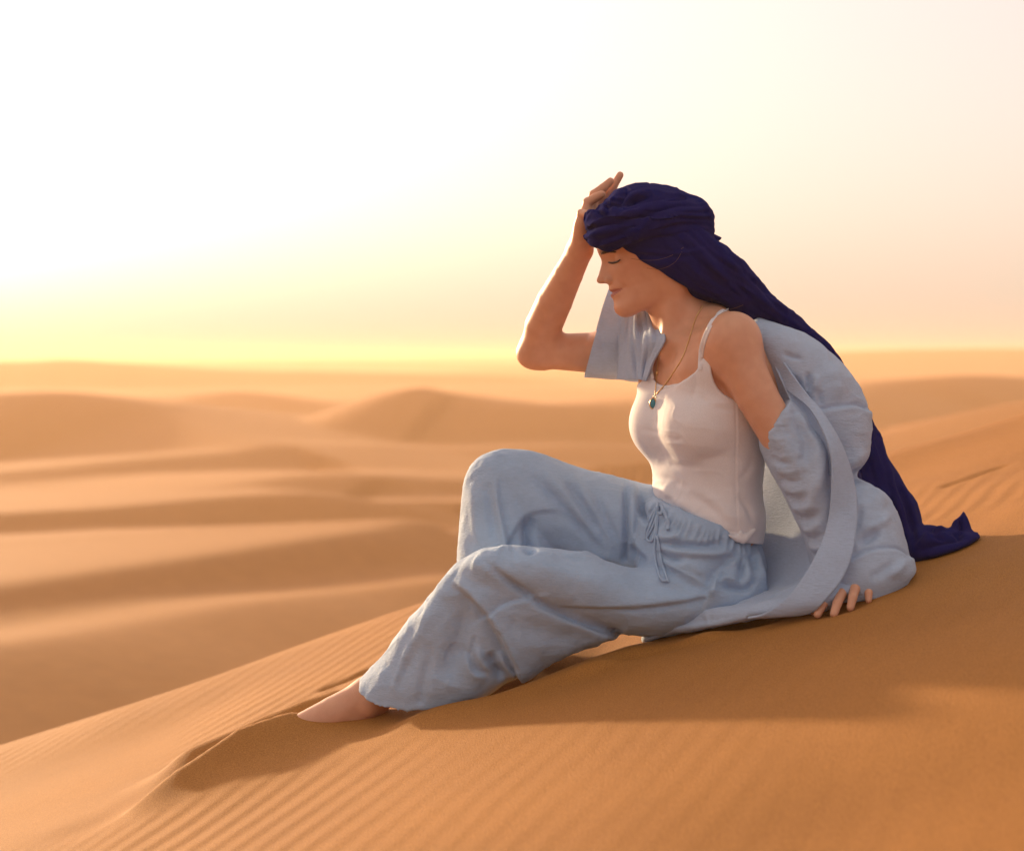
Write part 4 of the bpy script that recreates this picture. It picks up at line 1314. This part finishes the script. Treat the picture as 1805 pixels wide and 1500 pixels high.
# inside of the robe seen behind the waist, catching the sun
A = [P(1325, 720, .06), P(1332, 800, .07), P(1332, 880, .06), P(1325, 960, .05), P(1290, 1030, .0), P(1225, 1078, -.08)]
B = [P(1360, 740, .0), P(1380, 815, -.02), P(1400, 880, -.04), P(1400, 950, -.06), P(1370, 1015, -.10), P(1300, 1062, -.14)]
C = [P(1390, 760, -.09), P(1420, 830, -.11), P(1440, 900, -.13), P(1450, 960, -.15), P(1445, 1005, -.17), P(1420, 1030, -.19)]
G = sheet(A, C, nu=40, nv=70, mids=[B])
G = G + np.array([0.3, 1, 0]) * (0.006 * vnoise(G[..., 0] * 14 + G[..., 2] * 5, G[..., 2] * 8, 4.0))[..., None]
thicken(mesh_obj('robe_inside', G.reshape(-1, 3), grid_faces(40, 70), ROBE, robe), 0.003)
# far sleeve, open tube over the raised arm
slv = [S((1073, 511), (1030, 664), .205, .080, t=(-4, 0), e=2.3), S((1082, 513), (1058, 666), .20, .082, e=2.3), S((1095, 516), (1090, 668), .19, .085, e=2.2), S((1118, 522), (1120, 672), .165, .10), S((1146, 530), (1142, 672), .125, .11), S((1172, 545), (1156, 655), .09, .09), S((1196, 570), (1175, 625), .07, .06)]
V, F = loft(slv, nl=70, ns=110, caps=False)
F = np.array(F)
slv_folds = [('s', [(1136, 648), (1120, 618), (1112, 590), (1108, 550)], 16, -.012), ('v', [(1110, 550), (1116, 592), (1126, 618), (1138, 642)], 5, .010), ('v', [(1130, 545), (1131, 575), (1140, 602)], 5, .009), ('r', [(1120, 545), (1122, 580), (1132, 610)], 6, .008),
             ('v', [(1172, 598), (1150, 612), (1140, 632)], 6, .012), ('r', [(1168, 618), (1150, 628), (1142, 648)], 6, .009), ('v', [(1160, 580), (1142, 598), (1134, 616)], 5, .009), ('r', [(1150, 572), (1138, 590)], 5, .006),
             ('v', [(1090, 590), (1089, 630), (1088, 668)], 1.8, .0022, (0, 0)), ('v', [(1060, 560), (1062, 620), (1058, 660)], 10, .003), ('v', [(1104, 640), (1112, 660)], 5, .004)]
V = sculpt(V, F, slv_folds)
V = laplace(V, F, 1, 0.4)
nrm = vert_normals(V, F)
V = V + nrm * (0.0020 * vnoise(V[:, 0] * 25, V[:, 1] * 25, V[:, 2] * 25))[:, None]
thicken(mesh_obj('sleeve', V, F, ROBE, robe), 0.003)

# front of the robe over the far shoulder
c0 = [P(1100, 528, .09), P(1097, 560, .08), P(1094, 600, .08), P(1091, 640, .085), P(1088, 668, .10)]
c1 = [P(1122, 538, .06), P(1119, 565, .05), P(1117, 600, .035), P(1118, 640, .03), P(1120, 669, .03)]
c2 = [P(1140, 545, .05), P(1146, 570, .02), P(1148, 600, -.03), P(1138, 640, .0), P(1131, 670, .0)]
c3 = [P(1152, 550, .03), P(1166, 578, -.02), P(1172, 600, -.066), P(1152, 638, -.036), P(1139, 672, -.010)]
G = sheet(c0, c3, nu=60, nv=70, mids=[c1, c2])
uu = np.linspace(0, 1, 60)[:, None]; vv = np.linspace(0, 1, 70)[None]
G = G + np.array([-0.3, -1, 0.1]) * ((0.0055 * np.sin(uu * 19 + vv * 4.5) + 0.003 * np.sin(uu * 41 - vv * 5)) * np.sin(pi * np.clip(uu * 1.1, 0, 1)) * (1 - 0.55 * np.abs(vv - .35)))[..., None]
thicken(mesh_obj('front_panel', G.reshape(-1, 3), grid_faces(60, 70), ROBE, robe), 0.003)

# ------------------------------------------------------------------ indigo head scarf
INDIGO = linen('indigo_cotton', (0.014, 0.0155, 0.098), trans=0.0, crinkle=0.35, axis=(240, 240, 240), sheen=0.03, rough=0.95)
INDIGO.node_tree.nodes['Principled BSDF'].inputs['Specular IOR Level'].default_value = 0.0
tb = Field()
rotx = lambda a: np.array([[cos(a), 0, sin(a)], [0, 1, 0], [-sin(a), 0, cos(a)]])
AX = rotx(radians(5))      # front a little lower
tb.ell(P(1148, 394), (0.109, 0.097, 0.050), AX, 0.02)
tb.ell(P(1143, 372), (0.086, 0.080, 0.047), AX, 0.025)
tb.ell(P(1120, 356), (0.052, 0.062, 0.030), AX, 0.02)
tb.ell(P(1216, 393), (0.044, 0.078, 0.042), AX, 0.02)
tb.ell(P(1076, 406.5), (0.041, 0.076, 0.0235), AX, 0.02)
tb.ell(P(1070, 392), (0.036, 0.070, 0.026), AX, 0.02)
tb.ell(P(1228, 420), (0.032, 0.070, 0.016), AX, 0.015)
V, F = surface_nets(tb, P(1015, 460) - np.array([0, .12, 0]), P(1290, 310) + np.array([0, .12, 0]), 0.0022)
V = laplace(V, F, 3, 0.5)
n = vert_normals(V, F)
# wraps: ridged bands spiralling round the head, everywhere
q = to_px(V)
ang = np.arctan2(V[:, 1] - DIST, V[:, 0] - P(1146, 390)[0])
hgt = (V[:, 2] - P(0, 390)[2])
ph = hgt * 210 + 1.2 * np.sin(ang + 0.6) + 2.2 * vnoise(ang * 1.3 + 9, hgt * 12, 3.0) - (V[:, 0] - 0.25) * 30
V = V + n * (0.0009 * np.sin(ph) + 0.0005 * np.sin(ph * 2.3 + 1.0 + 2 * vnoise(ang * 2, hgt * 20, 6.0)))[:, None] * smooth01(-0.9, 0.3, -n[:, 1] + 0.4)[:, None]
wraps = [
    ('s', [(1042, 372), (1070, 372), (1100, 366), (1150, 358), (1195, 350), (1225, 352)], 26, .007, (0, 1)),
    ('s', [(1036, 396), (1060, 386), (1082, 378), (1110, 374), (1150, 364)], 16, .005), ('r', [(1046, 404), (1090, 388), (1140, 378), (1200, 364), (1240, 362)], 9, .004),
    ('s', [(1035, 412), (1060, 404), (1100, 396), (1145, 384), (1190, 372), (1245, 366)], 20, .008, (0, 1)),
    ('s', [(1040, 424), (1070, 414), (1105, 406), (1150, 388), (1195, 380), (1254, 380)], 18, .007, (0, 1)),
    ('v', [(1125, 410), (1150, 394), (1190, 386), (1254, 388)], 4, .005), ('s', [(1045, 433), (1080, 424), (1110, 414), (1135, 400), (1160, 390)], 12, .005),
    ('v', [(1150, 402), (1200, 396), (1252, 396)], 4, .004), ('r', [(1150, 410), (1200, 404), (1255, 404)], 7, .003), ('s', [(1120, 432), (1160, 420), (1210, 418), (1258, 415)], 12, .004),
    ('v', [(1080, 430), (1130, 428), (1180, 430), (1260, 428)], 5, .008), ('v', [(1040, 428), (1056, 426)], 3, .005), ('v', [(1036, 405), (1050, 398)], 3, .005), ('r', [(1040, 400), (1056, 392)], 3, .004), ('r', [(1042, 420), (1060, 416)], 3, .004),
    ('v', [(1108, 330), (1096, 348), (1085, 366)], 6, .004), ('r', [(1140, 336), (1112, 348), (1094, 366)], 6, .003), ('v', [(1150, 342), (1118, 354), (1102, 368)], 5, .004), ('v', [(1074, 352), (1064, 368)], 4, .005), ('r', [(1084, 346), (1070, 366)], 4, .004),
    ('v', [(1215, 346), (1200, 352), (1165, 358)], 4, .006), ('r', [(1232, 350), (1245, 368), (1252, 390)], 5, .003), ('s', [(1060, 368), (1072, 376), (1084, 370), (1098, 366)], 6, .005), ('v', [(1050, 376), (1068, 382), (1080, 376)], 3, .004),
]
V = creases(V, F, 0.0022, 40, 7.0, (0.45, 0.45, 1.9))
V = sculpt(V, F, wraps, front=(-0.3, 0.3), gain=2.3)
scarf = mesh_obj('headscarf', V, F, INDIGO, person)
# side of the scarf falling from the head behind the shoulder to the sand
side = [S((1068, 416), (1238, 400), .0, .090, e=3), S((1080, 430), (1258, 424), .0, .096, e=3.8), S((1122, 458), (1276, 437), .0, .096, e=3.6), S((1157, 486), (1300, 458), .002, .095, e=3.4), S((1192, 512), (1332, 492), .01, .09, e=3.0),
        S((1245, 543), (1372, 530), .03, .082, e=2.6), S((1312, 566), (1424, 578), .06, .07, e=2.4), S((1388, 606), (1478, 630), .085, .055), S((1440, 670), (1512, 690), .10, .055), S((1478, 740), (1548, 760), .10, .06), S((1492, 830), (1582, 838), .08, .07, e=2.4),
        S((1510, 900), (1614, 890), .05, .075, e=2.4), S((1530, 955), (1626, 940), .02, .07), S((1560, 990), (1622, 985), .0, .06)]
pool = [S((1560, 950), (1560, 1004), .0, .055), S((1600, 930), (1598, 1006), -.01, .075), S((1632, 926), (1628, 996), -.02, .08), S((1668, 930), (1664, 976), -.02, .075), S((1698, 934), (1696, 962), -.02, .06), S((1723, 938), (1722, 948), -.02, .03)]
tuft = [S((1668, 950), (1700, 955), -.01, .018), S((1676, 928), (1712, 938), -.01, .020), S((1680, 918), (1711, 925), -.008, .016), S((1692, 906), (1708, 914), -.004, .010), S((1697, 898), (1701, 900), .0, .004)]
V, F = join([loft(side, nl=110, ns=90), loft(pool, nl=60, ns=72), loft(tuft, nl=40, ns=40)])
V, F = voxel_union(V, F, 0.0034, smooth=3)
n = vert_normals(V, F); q = to_px(V)
# pleats along the fall
cl, ct = pix_line(q, catmull(np.array([((s['a'][0] + s['b'][0]) / 2, (s['a'][1] + s['b'][1]) / 2) for s in side], float), 60))
am = (0.0022 * smooth01(1150, 1260, q[:, 0]) + 0.0006) * (1 - smooth01(1560, 1610, q[:, 0]))
V = V + n * (am * (np.sin(cl * 0.17 + 2.5 * vnoise(ct * 5, cl * 0.02, 1.0)) + 0.5 * np.sin(cl * 0.53 + 3 * vnoise(ct * 8, 0, 4.0))))[:, None]
V = V + n * (0.0022 * vnoise(V[:, 0] * 30, V[:, 1] * 30, V[:, 2] * 30))[:, None]
tail_folds = [
    ('s', [(1090, 438), (1130, 440), (1180, 446), (1225, 440), (1262, 432)], 14, .004), ('v', [(1110, 446), (1150, 450), (1200, 452), (1240, 446)], 4, .004), ('r', [(1100, 444), (1150, 462), (1190, 470)], 6, .003),
    ('s', [(1300, 548), (1260, 528), (1215, 508), (1175, 484), (1140, 456)], 12, .006), ('v', [(1215, 452), (1255, 490), (1290, 530)], 8, .004), ('s', [(1236, 440), (1275, 480), (1330, 540)], 18, .006), ('r', [(1262, 440), (1310, 480), (1370, 545)], 8, .005),
    ('v', [(1280, 446), (1320, 488), (1390, 560)], 5, .006), ('v', [(1530, 730), (1560, 820), (1585, 920), (1596, 985)], 8, .008), ('r', [(1545, 780), (1575, 860), (1605, 950)], 8, .008), ('s', [(1575, 830), (1602, 890), (1618, 960)], 14, -.009),
    ('s', [(1612, 960), (1640, 940), (1672, 938)], 9, .007), ('v', [(1630, 932), (1650, 946), (1672, 948)], 4, .007), ('r', [(1622, 948), (1650, 934), (1675, 930)], 3, .006), ('v', [(1620, 972), (1660, 958), (1712, 948)], 6, .008), ('r', [(1610, 985), (1660, 970), (1715, 952)], 6, .006),
    ('v', [(1638, 928), (1648, 938), (1660, 936)], 3, .007), ('r', [(1645, 924), (1656, 930), (1670, 926)], 3, .006), ('v', [(1690, 912), (1694, 935), (1688, 950)], 4, .008), ('v', [(1678, 940), (1700, 944)], 3, .006),
]
V = creases(V, F, 0.0030, 30, 5.0, (0.8, 1.2, 0.8))
V = sculpt(V, F, tail_folds, gain=1.6)
V = laplace(V, F, 1, 0.35)
tail = mesh_obj('scarf_fall', V, F, INDIGO, scarf)
# knot end sticking out behind the head
kp = [S((1240, 415), (1246, 434), .0, .02), S((1256, 412), (1258, 432), -.01, .016), S((1266, 416), (1264, 428), -.012, .010), S((1273, 419), (1271, 422), -.012, .003)]
V, F = join([loft(kp, nl=24, ns=24)])
V, F = voxel_union(V, F, 0.002, smooth=2)
mesh_obj('knot_end', V, F, INDIGO, scarf)
# loose strands of hair
STRAND = plain('brown_hair', (0.10, 0.05, 0.03), 0.45)
for pts, dd in (([(1112, 456), (1135, 459), (1160, 458), (1185, 450), (1205, 436)], -.097), ([(1140, 473), (1160, 475), (1178, 470), (1192, 460), (1202, 444)], -.100), ([(1275, 548), (1290, 545), (1310, 538)], -.09)):
    p = catmull(np.asarray(pts, float), 24)
    V, F = tube(np.array([P(a, b, dd) for a, b in p]), .00028, 5)
    mesh_obj('hair_strand', V, F, STRAND, person)


# ------------------------------------------------------------------ haze
def build_haze():
    m = bpy.data.materials.new('haze_air')
    m.use_nodes = True
    nt = m.node_tree
    nt.nodes.remove(nt.nodes['Principled BSDF'])
    v = N(nt, 'ShaderNodeVolumePrincipled')
    v.inputs['Color'].default_value = (1.0, 0.70, 0.47, 1)
    v.inputs['Density'].default_value = 0.0017
    v.inputs['Anisotropy'].default_value = 0.35
    nt.links.new(v.outputs['Volume'], nt.nodes['Material Output'].inputs['Volume'])
    x0, x1, y0, y1 = -1900, 1900, -70, 3700
    z0 = float(GZ.min()) - 1.0; z1 = float(max(GZ.max(), 0.5)) + 1.0
    V = [(x, y, z) for z in (z0, z1) for y in (y0, y1) for x in (x0, x1)]
    F = [(0, 2, 3, 1), (4, 5, 7, 6), (0, 1, 5, 4), (2, 6, 7, 3), (0, 4, 6, 2), (1, 3, 7, 5)]
    o = mesh_obj('haze', V, F, m, smooth=False)
    o['kind'] = 'stuff'
    o['label'] = 'warm dusty haze hanging over the dunes'
    o['category'] = 'haze'
build_haze()
